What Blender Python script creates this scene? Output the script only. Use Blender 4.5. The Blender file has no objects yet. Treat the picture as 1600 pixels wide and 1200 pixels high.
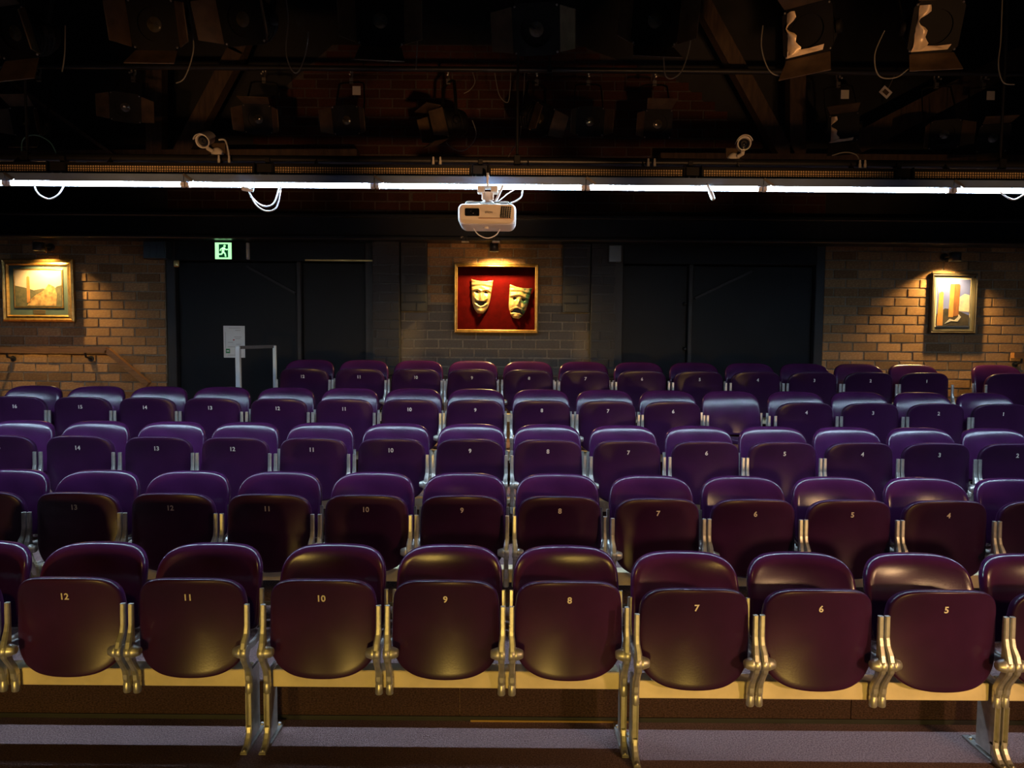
import bpy, math, random
from mathutils import Vector, Matrix, Euler
random.seed(7)
SC = bpy.context.scene
COL = SC.collection

# ------------------------------------------------------------------ camera, world, light, exposure
F = 1100.0
CAM_H = 1.77
cam_data = bpy.data.cameras.new('camera')
cam_data.sensor_width = 36.0
cam_data.lens = 36.0 * F / 1600.0
cam_data.clip_start = 0.05
cam = bpy.data.objects.new('camera', cam_data)
COL.objects.link(cam)
PITCH = -math.atan(65 / F)
ROLL = math.radians(0.45)
RM = (Matrix.Rotation(math.radians(90) + PITCH, 3, 'X') @ Matrix.Rotation(ROLL, 3, 'Z'))
cam.matrix_world = Matrix.Translation((0, 0, CAM_H)) @ RM.to_4x4()
SC.camera = cam

SC.view_settings.view_transform = 'Standard'
SC.view_settings.look = 'None'
SC.view_settings.exposure = 0.0
SC.view_settings.gamma = 1.0
SC.view_settings.use_curve_mapping = False

world = bpy.data.worlds.new('world')
SC.world = world
world.use_nodes = True
world.node_tree.nodes['Background'].inputs['Color'].default_value = (0.5, 0.6, 1.0, 1)
world.node_tree.nodes['Background'].inputs['Strength'].default_value = 0.0008

TUBE_STRENGTH = 215.0


def spot(name, loc, target, power, color, angle=120, blend=0.6, radius=0.1):
    l = bpy.data.lights.new(name, 'SPOT')
    l.energy = power
    l.color = color
    l.spot_size = math.radians(angle)
    l.spot_blend = blend
    l.shadow_soft_size = radius
    o = bpy.data.objects.new(name, l)
    COL.objects.link(o)
    o.location = loc
    d = Vector(target) - Vector(loc)
    o.rotation_euler = d.to_track_quat('-Z', 'Y').to_euler()
    return o


# stage lanterns standing on the stage floor behind the photographer
AMBER = (1.0, 0.64, 0.13)
WARM = (1.0, 0.58, 0.28)
for (sx, tx) in ((-2.2, -2.0), (-0.4, -0.2), (1.4, 1.5)):
    spot('stage_lantern_amber', (sx, -1.7, 0.15), (tx, 3.0, 0.28), 320, AMBER, 32, 1.0, 0.16)
spot('stage_lantern_warm', (3.5, -0.3, 1.45), (1.3, 3.4, 0.75), 320, WARM, 50, 1.0, 0.14)
spot('stage_lantern_high', (4.6, 0.1, 2.6), (1.7, 3.2, 0.8), 130, WARM, 40, 1.0, 0.16)
for tx in (-2.1, -1.1, -0.2, 0.7):
    spot('stage_lantern_overhead', (tx * 0.8, -0.8, 3.9), (tx, 3.12, 0.70), 110, AMBER, 15, 1.0, 0.14)
# narrow fill spots, added to brighten single things on the lighting rig
for (sx, tx, ty, tz, pw) in ((0.9, -0.1, 4.0, 2.50, 750), (-0.6, -1.85, 4.2, 2.98, 420), (1.0, 1.42, 4.2, 2.98, 420), (1.6, 2.0, 3.8, 3.5, 480), (2.2, 3.0, 4.15, 2.75, 300), (-1.6, -2.5, 4.15, 2.75, 200)):
    spot('rig_fill_spot', (sx, -1.8, 0.5), (tx, ty, tz), pw, (1.0, 0.48, 0.18), 15, 1.0, 0.10)


def P(px, py, Y):
    """photo pixel -> world point on the plane y = Y (distance comes from the thing it touches)"""
    d = RM @ Vector(((px - 800) / F, -(py - 600) / F, -1.0))
    t = Y / d.y
    return Vector((d.x * t, Y, CAM_H + d.z * t))


# ------------------------------------------------------------------ helpers
def tag(o, label=None, cat=None, group=None, kind=None):
    if label: o['label'] = label
    if cat: o['category'] = cat
    if group: o['group'] = group
    if kind: o['kind'] = kind
    return o


def empty(name, loc=(0, 0, 0), rot=(0, 0, 0)):
    o = bpy.data.objects.new(name, None)
    o.empty_display_size = 0.1
    COL.objects.link(o)
    o.location = loc
    o.rotation_euler = rot
    return o


def link(name, me, mat=None, parent=None, loc=None):
    if mat is not None and not me.materials:
        me.materials.append(mat)
    o = bpy.data.objects.new(name, me)
    COL.objects.link(o)
    if parent: o.parent = parent
    if loc is not None: o.location = loc
    return o


class MB:
    def __init__(s):
        s.v = []; s.f = []; s.smooth = []

    def add(s, vs, fs, smooth=False, M=None):
        n = len(s.v)
        for p in vs:
            p = Vector(p)
            s.v.append(M @ p if M is not None else p)
        for f in fs:
            s.f.append(tuple(i + n for i in f)); s.smooth.append(smooth)
        return s

    def box(s, x0, x1, y0, y1, z0, z1, M=None, c=0.0):
        if c <= 0:
            vs = [(x, y, z) for x in (x0, x1) for y in (y0, y1) for z in (z0, z1)]
            fs = [(0, 1, 3, 2), (4, 6, 7, 5), (0, 4, 5, 1), (2, 3, 7, 6), (0, 2, 6, 4), (1, 5, 7, 3)]
            return s.add(vs, fs, False, M)
        # chamfered box: 24 verts
        X = (x0, x1); Y = (y0, y1); Z = (z0, z1)
        vs = []; idx = {}
        for i in (0, 1):
            for j in (0, 1):
                for k in (0, 1):
                    sx = 1 if i == 0 else -1; sy = 1 if j == 0 else -1; sz = 1 if k == 0 else -1
                    for a in range(3):
                        p = [X[i] + sx * c, Y[j] + sy * c, Z[k] + sz * c]
                        p[a] = (X[i], Y[j], Z[k])[a]
                        idx[(i, j, k, a)] = len(vs); vs.append(p)
        fs = []
        for a in range(3):
            b, cc = (a + 1) % 3, (a + 2) % 3
            for e in (0, 1):
                q = []
                for (u, w) in ((0, 0), (1, 0), (1, 1), (0, 1)):
                    t = [0, 0, 0]; t[a] = e; t[b] = u; t[cc] = w
                    q.append(idx[(t[0], t[1], t[2], a)])
                fs.append(tuple(q) if e else tuple(reversed(q)))
        for a in range(3):          # edges along axis a
            b, cc = (a + 1) % 3, (a + 2) % 3
            for u in (0, 1):
                for w in (0, 1):
                    t0 = [0, 0, 0]; t1 = [0, 0, 0]
                    t0[a] = 0; t1[a] = 1
                    for t in (t0, t1): t[b] = u; t[cc] = w
                    q = [idx[(*t0, b)], idx[(*t1, b)], idx[(*t1, cc)], idx[(*t0, cc)]]
                    fs.append(tuple(q) if (u == w) else tuple(reversed(q)))
        for i in (0, 1):
            for j in (0, 1):
                for k in (0, 1):
                    q = [idx[(i, j, k, 0)], idx[(i, j, k, 1)], idx[(i, j, k, 2)]]
                    fs.append(tuple(q) if (i + j + k) % 2 else tuple(reversed(q)))
        return s.add(vs, fs, False, M)

    def bar(s, p0, p1, w, d, up=(0, -1, 0)):
        """box beam from p0 to p1; w across, d along 'up' side"""
        p0 = Vector(p0); p1 = Vector(p1)
        t = (p1 - p0).normalized()
        u = Vector(up); u = (u - t * u.dot(t))
        if u.length < 1e-4: u = Vector((1, 0, 0)); u = u - t * u.dot(t)
        u.normalize(); b = t.cross(u)
        vs = []
        for p in (p0, p1):
            for (a, c) in ((-1, -1), (1, -1), (1, 1), (-1, 1)):
                vs.append(p + b * (a * w / 2) + u * (c * d / 2))
        fs = [(0, 1, 2, 3)[::-1], (4, 5, 6, 7), (0, 1, 5, 4), (1, 2, 6, 5), (2, 3, 7, 6), (3, 0, 4, 7)]
        return s.add(vs, fs)

    def tube(s, path, r, n=8, caps=True):
        path = [Vector(p) for p in path]
        m = len(path)
        rs = r if isinstance(r, (list, tuple)) else [r] * m
        t0 = (path[1] - path[0]).normalized()
        u = t0.orthogonal().normalized()
        vs = []; fs = []
        for i, p in enumerate(path):
            if i == 0: t = t0
            elif i == m - 1: t = (path[-1] - path[-2]).normalized()
            else: t = ((path[i + 1] - p).normalized() + (p - path[i - 1]).normalized()).normalized()
            u = (u - t * u.dot(t)).normalized(); b = t.cross(u)
            for k in range(n):
                a = 2 * math.pi * k / n
                vs.append(p + (u * math.cos(a) + b * math.sin(a)) * rs[i])
        for i in range(m - 1):
            for k in range(n):
                fs.append((i * n + k, i * n + (k + 1) % n, (i + 1) * n + (k + 1) % n, (i + 1) * n + k))
        s.add(vs, fs, True)
        if caps:
            s.add(vs[:n], [tuple(reversed(range(n)))]); s.add(vs[-n:], [tuple(range(n))])
        return s

    def lathe(s, prof, M=None, n=20, smooth=True):
        """prof: (radius, h) list, revolved about local Z"""
        vs = []; fs = []
        m = len(prof)
        for (r, h) in prof:
            for k in range(n):
                a = 2 * math.pi * k / n
                vs.append((r * math.cos(a), r * math.sin(a), h))
        for i in range(m - 1):
            for k in range(n):
                fs.append((i * n + k, i * n + (k + 1) % n, (i + 1) * n + (k + 1) % n, (i + 1) * n + k))
        s.add(vs, fs, smooth, M)
        if prof[0][0] > 1e-5: s.add(vs[:n], [tuple(reversed(range(n)))], False, M)
        if prof[-1][0] > 1e-5: s.add(vs[-n:], [tuple(range(n))], False, M)
        return s

    def prism(s, pts, y0, y1, M=None):
        """polygon in XZ extruded along Y"""
        n = len(pts)
        vs = [(x, y0, z) for x, z in pts] + [(x, y1, z) for x, z in pts]
        fs = [tuple(range(n)), tuple(reversed(range(n, 2 * n)))]
        for i in range(n):
            j = (i + 1) % n
            fs.append((i, i + n, j + n, j))
        return s.add(vs, fs, False, M)

    def sweep(s, path, wx, dn):
        """rounded-rectangle section swept along a path in a plane of constant-ish x; wx, dn: lists"""
        path = [Vector(p) for p in path]; m = len(path); vs = []; fs = []
        n = 8
        for i, p in enumerate(path):
            t = (path[min(i + 1, m - 1)] - path[max(i - 1, 0)]); t.x = 0; t.normalize()
            nn = Vector((0, -t.z, t.y))
            w = wx[i] / 2; d = dn[i] / 2; c = min(w, d) * 0.45
            for (a, b) in ((-w, -d + c), (-w + c, -d), (w - c, -d), (w, -d + c), (w, d - c), (w - c, d), (-w + c, d), (-w, d - c)):
                vs.append(p + Vector((a, 0, 0)) + nn * b)
        for i in range(m - 1):
            for k in range(n):
                fs.append((i * n + k, i * n + (k + 1) % n, (i + 1) * n + (k + 1) % n, (i + 1) * n + k))
        fs.append(tuple(reversed(range(n)))); fs.append(tuple(range((m - 1) * n, m * n)))
        return s.add(vs, fs)

    def mesh(s, name, mat=None, auto=None):
        me = bpy.data.meshes.new(name)
        me.from_pydata([tuple(p) for p in s.v], [], s.f)
        me.polygons.foreach_set('use_smooth', s.smooth)
        import bmesh
        bm = bmesh.new(); bm.from_mesh(me)
        bmesh.ops.recalc_face_normals(bm, faces=bm.faces)
        bm.to_mesh(me); bm.free()
        me.update()
        if mat: me.materials.append(mat)
        return me

    def build(s, name, mat, parent=None, loc=None):
        return link(name, s.mesh(name, mat), None, parent, loc)


def smooth_path(pts, sub=6):
    pts = [Vector(p) for p in pts]
    out = []
    n = len(pts)
    for i in range(n - 1):
        p0 = pts[max(i - 1, 0)]; p1 = pts[i]; p2 = pts[i + 1]; p3 = pts[min(i + 2, n - 1)]
        for k in range(sub):
            t = k / sub
            out.append(0.5 * ((2 * p1) + (-p0 + p2) * t + (2 * p0 - 5 * p1 + 4 * p2 - p3) * t * t + (-p0 + 3 * p1 - 3 * p2 + p3) * t ** 3))
    out.append(pts[-1])
    return out


# ------------------------------------------------------------------ materials
MATS = {}



def mat(name, color, rough=0.5, metal=0.0, var=0.0, scale=8.0, bump=0.0, bscale=60.0, coat=0.0, spec=0.5, objrand=0.0,
        emit=None, estr=0.0, color2=None, stretch=None):
    if name in MATS: return MATS[name]
    m = bpy.data.materials.new(name); m.use_nodes = True
    nt = m.node_tree; b = nt.nodes['Principled BSDF']
    b.inputs['Roughness'].default_value = rough
    b.inputs['Metallic'].default_value = metal
    b.inputs['Specular IOR Level'].default_value = spec
    b.inputs['Coat Weight'].default_value = coat
    c = (*color, 1)
    b.inputs['Base Color'].default_value = c
    tc = nt.nodes.new('ShaderNodeTexCoord')
    vec = tc.outputs['Object']
    if stretch:
        mp = nt.nodes.new('ShaderNodeMapping'); mp.inputs['Scale'].default_value = stretch
        nt.links.new(vec, mp.inputs['Vector']); vec = mp.outputs['Vector']
    out = None
    if var > 0 or color2:
        nz = nt.nodes.new('ShaderNodeTexNoise'); nz.inputs['Scale'].default_value = scale
        nz.inputs['Detail'].default_value = 6
        nt.links.new(vec, nz.inputs['Vector'])
        rp = nt.nodes.new('ShaderNodeValToRGB')
        rp.color_ramp.elements[0].position = 0.3; rp.color_ramp.elements[1].position = 0.72
        if color2:
            rp.color_ramp.elements[0].color = c; rp.color_ramp.elements[1].color = (*color2, 1)
        else:
            rp.color_ramp.elements[0].color = (*[x * (1 - var) for x in color], 1)
            rp.color_ramp.elements[1].color = (*[min(1, x * (1 + var)) for x in color], 1)
        nt.links.new(nz.outputs['Fac'], rp.inputs['Fac'])
        out = rp.outputs['Color']
    if objrand > 0:
        oi = nt.nodes.new('ShaderNodeObjectInfo')
        mr = nt.nodes.new('ShaderNodeMapRange')
        mr.inputs['To Min'].default_value = 1 - objrand; mr.inputs['To Max'].default_value = 1 + objrand
        nt.links.new(oi.outputs['Random'], mr.inputs['Value'])
        hs = nt.nodes.new('ShaderNodeHueSaturation')
        if out is not None: nt.links.new(out, hs.inputs['Color'])
        else: hs.inputs['Color'].default_value = c
        nt.links.new(mr.outputs['Result'], hs.inputs['Value'])
        out = hs.outputs['Color']
    if out is not None: nt.links.new(out, b.inputs['Base Color'])
    if bump > 0:
        nb = nt.nodes.new('ShaderNodeTexNoise'); nb.inputs['Scale'].default_value = bscale; nb.inputs['Detail'].default_value = 4
        nt.links.new(vec, nb.inputs['Vector'])
        bp = nt.nodes.new('ShaderNodeBump'); bp.inputs['Strength'].default_value = bump; bp.inputs['Distance'].default_value = 0.01
        nt.links.new(nb.outputs['Fac'], bp.inputs['Height'])
        nt.links.new(bp.outputs['Normal'], b.inputs['Normal'])
    if emit:
        b.inputs['Emission Color'].default_value = (*emit, 1)
        b.inputs['Emission Strength'].default_value = estr
    MATS[name] = m
    return m


VINYL = mat('purple_vinyl', (0.050, 0.0092, 0.052), 0.20, var=0.25, scale=5, bump=0.03, bscale=180, spec=0.5, objrand=0.12)
PANMAT = mat('purple_pan_shell', (0.036, 0.0074, 0.037), 0.28, var=0.3, scale=4, bump=0.02, bscale=120, spec=0.34, objrand=0.15)
ALLOY = mat('cast_alloy', (0.62, 0.60, 0.54), 0.40, metal=0.75, var=0.18, scale=25, bump=0.05, bscale=90)
CREAM = mat('cream_paint', (0.78, 0.66, 0.42), 0.38, var=0.08, scale=14, bump=0.02)
NUMMAT = mat('number_paint', (0.80, 0.74, 0.60), 0.5, var=0.05)
CARPET = mat('mauve_carpet', (0.24, 0.15, 0.14), 0.95, var=0.55, scale=150, bump=0.8, bscale=260, spec=0.1)
RISERM = mat('brown_ribbed_carpet', (0.075, 0.042, 0.036), 0.95, var=0.6, scale=110, bump=0.9, bscale=200, spec=0.1, stretch=(1, 1, 1.6))
BLACK = mat('black_paint', (0.012, 0.012, 0.013), 0.6, var=0.3, scale=6)
SATBLACK = mat('satin_black_metal', (0.014, 0.014, 0.015), 0.38, var=0.2, scale=20)
BEAMM = mat('black_gloss_paint', (0.010, 0.013, 0.018), 0.32, var=0.2, scale=3, bump=0.05, bscale=20)
DOORM = mat('charcoal_door_paint', (0.0065, 0.0072, 0.009), 0.6, var=0.15, scale=3, bump=0.03, spec=0.22)
BRICKM = mat('bare_brick', (0.20, 0.10, 0.045), 0.9, scale=9, color2=(0.37, 0.22, 0.10), bump=0.5, bscale=70, objrand=0.38, spec=0.2)
BRICKUP = mat('shaded_red_brick', (0.045, 0.016, 0.011), 0.9, scale=9, color2=(0.075, 0.026, 0.017), bump=0.5, bscale=70, objrand=0.3, spec=0.2)  # gable's dimness put into the brick colour, darker than the lower walls
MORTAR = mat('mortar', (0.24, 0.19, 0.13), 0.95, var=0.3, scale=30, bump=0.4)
MORTARUP = mat('shaded_mortar', (0.07, 0.055, 0.045), 0.95, var=0.3, scale=30, bump=0.4)  # mortar darkened to match, shade of the gable put into its colour
PAINTBRICK = mat('painted_black_brick', (0.019, 0.018, 0.019), 0.55, var=0.25, scale=12, bump=0.5, bscale=45, objrand=0.15)
PAINTTAUPE = mat('painted_taupe_brick', (0.095, 0.074, 0.052), 0.55, var=0.2, scale=10, bump=0.4, bscale=40, objrand=0.08)
TIMBER = mat('dark_timber', (0.060, 0.036, 0.020), 0.7, var=0.4, scale=6, bump=0.3, stretch=(6, 6, 1))
OAK = mat('varnished_oak', (0.30, 0.13, 0.04), 0.35, var=0.3, scale=8, stretch=(1, 8, 8), coat=0.3)
GOLD = mat('gilt_frame', (0.52, 0.31, 0.09), 0.30, metal=0.85, var=0.25, scale=30, bump=0.1)
DARKFRAME = mat('dark_frame_lacquer', (0.055, 0.045, 0.03), 0.35, metal=0.3, var=0.2)
WHITEPL = mat('white_plastic', (0.78, 0.74, 0.66), 0.42, var=0.04)
WHITEPAINT = mat('white_post_paint', (0.55, 0.60, 0.62), 0.45, var=0.1)
DARKGLASS = mat('dark_lens_glass', (0.006, 0.007, 0.01), 0.06, coat=0.6)
LENSM = mat('fresnel_lens', (0.045, 0.036, 0.013), 0.14, coat=0.8, var=0.4, scale=30)
FLAP = mat('brown_barn_door', (0.10, 0.065, 0.035), 0.5, metal=0.25, var=0.4, scale=12)  # warm brown with random tone variation
BRIGHTREF = mat('lit_cream_reflector', (0.85, 0.66, 0.42), 0.35, metal=0.15, var=0.2, scale=20)  # pale warm cream stands in for stage light caught by the reflector
LANTBLACK = mat('heatproof_black', (0.006, 0.0055, 0.005), 0.65, var=0.3, scale=14, spec=0.2)
STEEL = mat('galvanised_steel', (0.42, 0.40, 0.36), 0.4, metal=0.9, var=0.2, scale=30)
GREYCABLE = mat('grey_cable', (0.20, 0.19, 0.16), 0.5)
WHITECABLE = mat('white_cable', (0.75, 0.75, 0.72), 0.45)
VELVET = mat('red_velvet', (0.045, 0.0010, 0.0008), 0.9, var=0.25, scale=14, bump=0.1, spec=0.03)
BRASS = mat('brass_strip', (0.70, 0.48, 0.18), 0.35, metal=1.0)
BATTENM = mat('grey_batten_enamel', (0.006, 0.007, 0.010), 0.5, var=0.1, spec=0.2)
LIPM = mat('tube_lit_blue_enamel', (0.20, 0.29, 0.46), 0.4, var=0.1)  # blue light of the tube put into the lip colour
TUBEM = mat('lit_tube', (0.9, 0.9, 0.9), 0.5, emit=(0.56, 0.76, 1.0), estr=TUBE_STRENGTH)

# ------------------------------------------------------------------ setting: floors
ROWY = {1: 2.967, 2: 3.807, 3: 4.75, 4: 5.645, 5: 6.587}
ROWTOP = {1: (790, 907), 2: (800, 774), 3: (800, 686), 4: (800, 625), 5: (785, 577)}
PAN_TOP = 0.751
ROWZ = {r: P(*ROWTOP[r], ROWY[r]).z - PAN_TOP for r in ROWY}
ROWZ[1] = 0.0
WALLY = 7.30
XS = 6.2


def struct(name, mb, m, parent=None):
    o = mb.build(name, m, parent)
    if parent is None: o['kind'] = 'structure'
    return o


struct('floor', MB().box(-XS, XS, -3.2, 3.2, -0.1, 0.0), CARPET)
TIERF = {}
for r in (2, 3, 4, 5):
    y0 = ROWY[r] - 0.607
    y1 = (ROWY[r + 1] - 0.607) if r < 5 else WALLY + 0.02
    TIERF[r] = y0
    plat = struct('floor_tier', MB().box(-XS, XS, y0 + 0.012, y1 + 0.012, -0.1, ROWZ[r]), CARPET)
    # carpeted riser boards, butted end to end, with a dark kick strip at the foot
    edges = [-XS, P(180, 1100, y0).x - 1.0, P(718, 1100, y0).x, P(1330, 1100, y0).x, XS]
    for a, b in zip(edges[:-1], edges[1:]):
        MB().box(a + 0.002, b - 0.002, y0, y0 + 0.0118, (ROWZ[r - 1]) + 0.001, ROWZ[r] - 0.002).build('riser_board', RISERM, plat)
    MB().box(-XS, XS, y0 - 0.006, y0 - 0.0005, ROWZ[r - 1] + 0.0005, ROWZ[r - 1] + 0.022).build('kick_strip', BLACK, plat)
a = P(735, 1133, TIERF[2] - 0.012); b = P(982, 1136, TIERF[2] - 0.012)
o = MB().box(a.x, b.x, TIERF[2] - 0.012, TIERF[2] - 0.0065, 0.0, 0.008).build('trim_1', BRASS)
o['kind'] = 'structure'

# ------------------------------------------------------------------ setting: walls
CEIL = 5.3
struct('ceiling', MB().box(-XS, XS, -3.2, WALLY + 0.3, CEIL, CEIL + 0.1), BLACK)
struct('wall_left', MB().box(-XS - 0.1, -XS, -3.2, WALLY + 0.3, -0.1, CEIL), BLACK)
struct('wall_right', MB().box(XS, XS + 0.1, -3.2, WALLY + 0.3, -0.1, CEIL), BLACK)
struct('wall_front', MB().box(-XS, XS, -3.3, -3.2, -0.1, CEIL), BLACK)


def unit_brick():
    c = 0.10
    mb = MB()
    vs = []
    # x,z in -.5...5, y 0 (front) .. 1 (back)
    for (s, y) in ((0.5, 1.0), (0.5, 0.35)):
        vs += [(-s, y, -s), (s, y, -s), (s, y, s), (-s, y, s)]
    vs += [(-0.485, 0.0, -0.46), (0.485, 0.0, -0.46), (0.485, 0.0, 0.46), (-0.485, 0.0, 0.46)]
    fs = []
    for l in (0, 4):
        for k in range(4):
            fs.append((l + k, l + (k + 1) % 4, l + 4 + (k + 1) % 4, l + 4 + k))
    fs.append((8, 9, 10, 11)); fs.append((3, 2, 1, 0))
    mb.add(vs, fs)
    return mb


BRICK_MESH = {}
BL, BC = 0.252, 0.0935
Z0 = 0.02


def bricks(wall, x0, x1, z0, z1, yf, m, test=None, stuff=False, name='brick'):
    """running-bond bricks whose faces stand 12 mm proud of the wall face yf"""
    if m.name not in BRICK_MESH: BRICK_MESH[m.name] = unit_brick().mesh('brick', m)
    me = BRICK_MESH[m.name]
    k0 = math.floor((z0 - Z0) / BC); joined = MB(); n = 0
    k = k0
    while Z0 + k * BC < z1 - 0.02:
        za = max(z0, Z0 + k * BC); zb = min(z1, Z0 + (k + 1) * BC)
        if zb - za > 0.03:
            off = (BL / 2 if k % 2 else 0) + (0.03 * math.sin(k * 12.9))
            i = math.floor((x0 - off) / BL)
            while off + i * BL < x1 - 0.02:
                xa = max(x0, off + i * BL); xb = min(x1, off + (i + 1) * BL)
                i += 1
                if xb - xa < 0.035: continue
                cx = (xa + xb) / 2; cz = (za + zb) / 2
                if test and not test(cx, cz): continue
                pr = 0.008 + random.uniform(-0.003, 0.003)
                sx = xb - xa - 0.011; sz = zb - za - 0.011
                if stuff:
                    joined.add([(cx + v.x * sx, yf - pr + v.y * 0.03, cz + v.z * sz) for v in unit_brick().v], unit_brick().f)
                else:
                    o = bpy.data.objects.new(name, me); COL.objects.link(o); o.parent = wall
                    o.location = (cx, yf - pr, cz); o.scale = (sx, 0.03, sz)
                    o.rotation_euler = (0, random.uniform(-.004, .004), 0)
                n += 1
        k += 1
    if stuff and joined.v:
        o = joined.build('brick_courses', m, wall); o['kind'] = 'stuff'
    return n


def W(px, py): return P(px, py, WALLY)


zb_ = 0.35
HEAD = W(800, 382).z          # underside of the header beam
xl = W(259, 480).x; xr = W(1286, 480).x
# left bare-brick wall
wl = struct('wall_back_left', MB().box(-XS, xl, WALLY, WALLY + 0.2, -0.1, HEAD + 0.12), MORTAR)
lim = W(-30, 480).x
bricks(wl, lim, xl, 1.14, HEAD + 0.09, WALLY, BRICKM)
bricks(wl, -XS, lim, 0.3, HEAD + 0.09, WALLY, BRICKM, stuff=True)
# right bare-brick wall
wr = struct('wall_back_right', MB().box(xr, XS, WALLY, WALLY + 0.2, -0.1, HEAD + 0.12), MORTAR)
lim = W(1630, 480).x
bricks(wr, xr, lim, 1.02, HEAD + 0.09, WALLY, BRICKM)
bricks(wr, lim, XS, 0.3, HEAD + 0.09, WALLY, BRICKM, stuff=True)
# centre: bare brick above, taupe paint below, black painted piers and corbels either side
xp0, xp1 = W(585, 480).x, W(959, 480).x
wc = struct('wall_back_centre', MB().box(xp0, xp1, WALLY, WALLY + 0.2, -0.1, HEAD + 0.12), MORTAR)
zsplit = W(775, 476).z
bricks(wc, W(667, 450).x, W(880, 450).x, zsplit, HEAD + 0.09, WALLY, BRICKM)
bricks(wc, W(626, 520).x, W(922, 520).x, 1.1, zsplit, WALLY, PAINTTAUPE)
for (pa, pb) in ((585, 627), (921, 959)):
    xa, xb = W(pa, 500).x, W(pb, 500).x
    pier = MB().box(xa + 0.004, xb - 0.004, WALLY - 0.10, WALLY, ROWZ[5], HEAD + 0.05).build('pier', PAINTBRICK, wc)
    bricks(pier, xa, xb, 1.1, HEAD + 0.05, WALLY - 0.10, PAINTBRICK)
for (pa, pb) in ((628, 668), (879, 921)):
    xa, xb = W(pa, 450).x, W(pb, 450).x
    zc = W(775, 489).z
    corb = MB().box(xa, xb, WALLY - 0.06, WALLY, zc + 0.01, HEAD + 0.05).build('corbel', PAINTBRICK, wc)
    bricks(corb, xa, xb, zc, HEAD + 0.05, WALLY - 0.06, PAINTBRICK)

# upper gable wall above the header beam
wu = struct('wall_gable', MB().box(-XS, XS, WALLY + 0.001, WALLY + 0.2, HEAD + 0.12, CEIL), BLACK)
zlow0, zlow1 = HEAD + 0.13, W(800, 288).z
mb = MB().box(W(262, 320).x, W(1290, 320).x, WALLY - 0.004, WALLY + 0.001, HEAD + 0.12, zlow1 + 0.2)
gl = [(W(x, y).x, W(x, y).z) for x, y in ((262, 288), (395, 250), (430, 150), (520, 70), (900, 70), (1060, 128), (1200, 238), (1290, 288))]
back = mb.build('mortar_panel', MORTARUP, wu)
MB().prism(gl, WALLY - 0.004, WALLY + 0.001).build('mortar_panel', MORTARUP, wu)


def inpoly(x, z, poly=gl):
    c = False; j = len(poly) - 1
    for i in range(len(poly)):
        if (poly[i][1] > z) != (poly[j][1] > z) and x < (poly[j][0] - poly[i][0]) * (z - poly[i][1]) / (poly[j][1] - poly[i][1]) + poly[i][0]:
            c = not c
        j = i
    return c


zg0 = W(800, 262).z
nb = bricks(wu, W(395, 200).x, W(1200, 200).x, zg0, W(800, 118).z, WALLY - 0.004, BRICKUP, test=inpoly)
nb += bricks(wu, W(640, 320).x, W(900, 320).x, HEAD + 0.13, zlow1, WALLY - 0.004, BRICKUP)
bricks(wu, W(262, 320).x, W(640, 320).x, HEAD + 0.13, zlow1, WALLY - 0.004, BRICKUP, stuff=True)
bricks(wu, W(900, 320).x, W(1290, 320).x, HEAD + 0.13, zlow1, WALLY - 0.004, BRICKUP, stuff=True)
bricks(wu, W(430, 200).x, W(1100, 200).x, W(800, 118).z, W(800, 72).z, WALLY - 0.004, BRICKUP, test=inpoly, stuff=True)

# header beam across the wall
hb = MB()
ztop = W(800, 346).z
hb.box(-XS, XS, WALLY - 0.30, WALLY - 0.016, HEAD, ztop, c=0.012)
o = hb.build('trim_2', BEAMM); o['kind'] = 'structure'
MB().box(-XS, XS, WALLY - 0.345, WALLY - 0.301, HEAD - 0.01, HEAD + 0.03, c=0.01).build('lower_flange', BEAMM, o)
MB().box(-XS, XS, WALLY - 0.345, WALLY - 0.301, ztop - 0.03, ztop + 0.01, c=0.01).build('upper_flange', BEAMM, o)


# doors
def door(name, px0, px1, split, brace, mirror):
    x0, x1 = W(px0, 480).x, W(px1, 480).x
    xs = W(split, 480).x
    ztop_ = W(800, 411).z
    zf = ROWZ[5]
    o = struct(name, MB().box(x0, x1, WALLY + 0.16, WALLY + 0.2, -0.1, HEAD + 0.12), BLACK)
    fr = 0.09
    MB().box(x0, x0 + fr, WALLY - 0.02, WALLY + 0.16, zf, HEAD + 0.1, c=0.006).build('door_frame', BLACK, o)
    MB().box(x1 - fr, x1, WALLY - 0.02, WALLY + 0.16, zf, HEAD + 0.1, c=0.006).build('door_frame', BLACK, o)
    MB().box(x0 + fr, x1 - fr, WALLY - 0.02, WALLY + 0.16, ztop_, HEAD + 0.1, c=0.006).build('door_head', DOORM, o)
    MB().box(xs - 0.022, xs + 0.022, WALLY + 0.0, WALLY + 0.16, zf, ztop_, c=0.006).build('door_post', BLACK, o)
    for (a, b) in ((x0 + fr + 0.006, xs - 0.028), (xs + 0.028, x1 - fr - 0.006)):
        leaf = MB().box(a, b, WALLY + 0.05, WALLY + 0.10, zf + 0.01, ztop_ - 0.01, c=0.005).build('door_leaf', DOORM, o)
        if mirror:
            hx = b - 0.05
        else:
            hx = a + 0.05
    for (q0, q1) in brace:
        p0 = P(*q0, WALLY + 0.03); p1 = P(*q1, WALLY + 0.03)
        MB().bar(p0, p1, 0.022, 0.025).build('closer_arm', BLACK, o)
    return o


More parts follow.
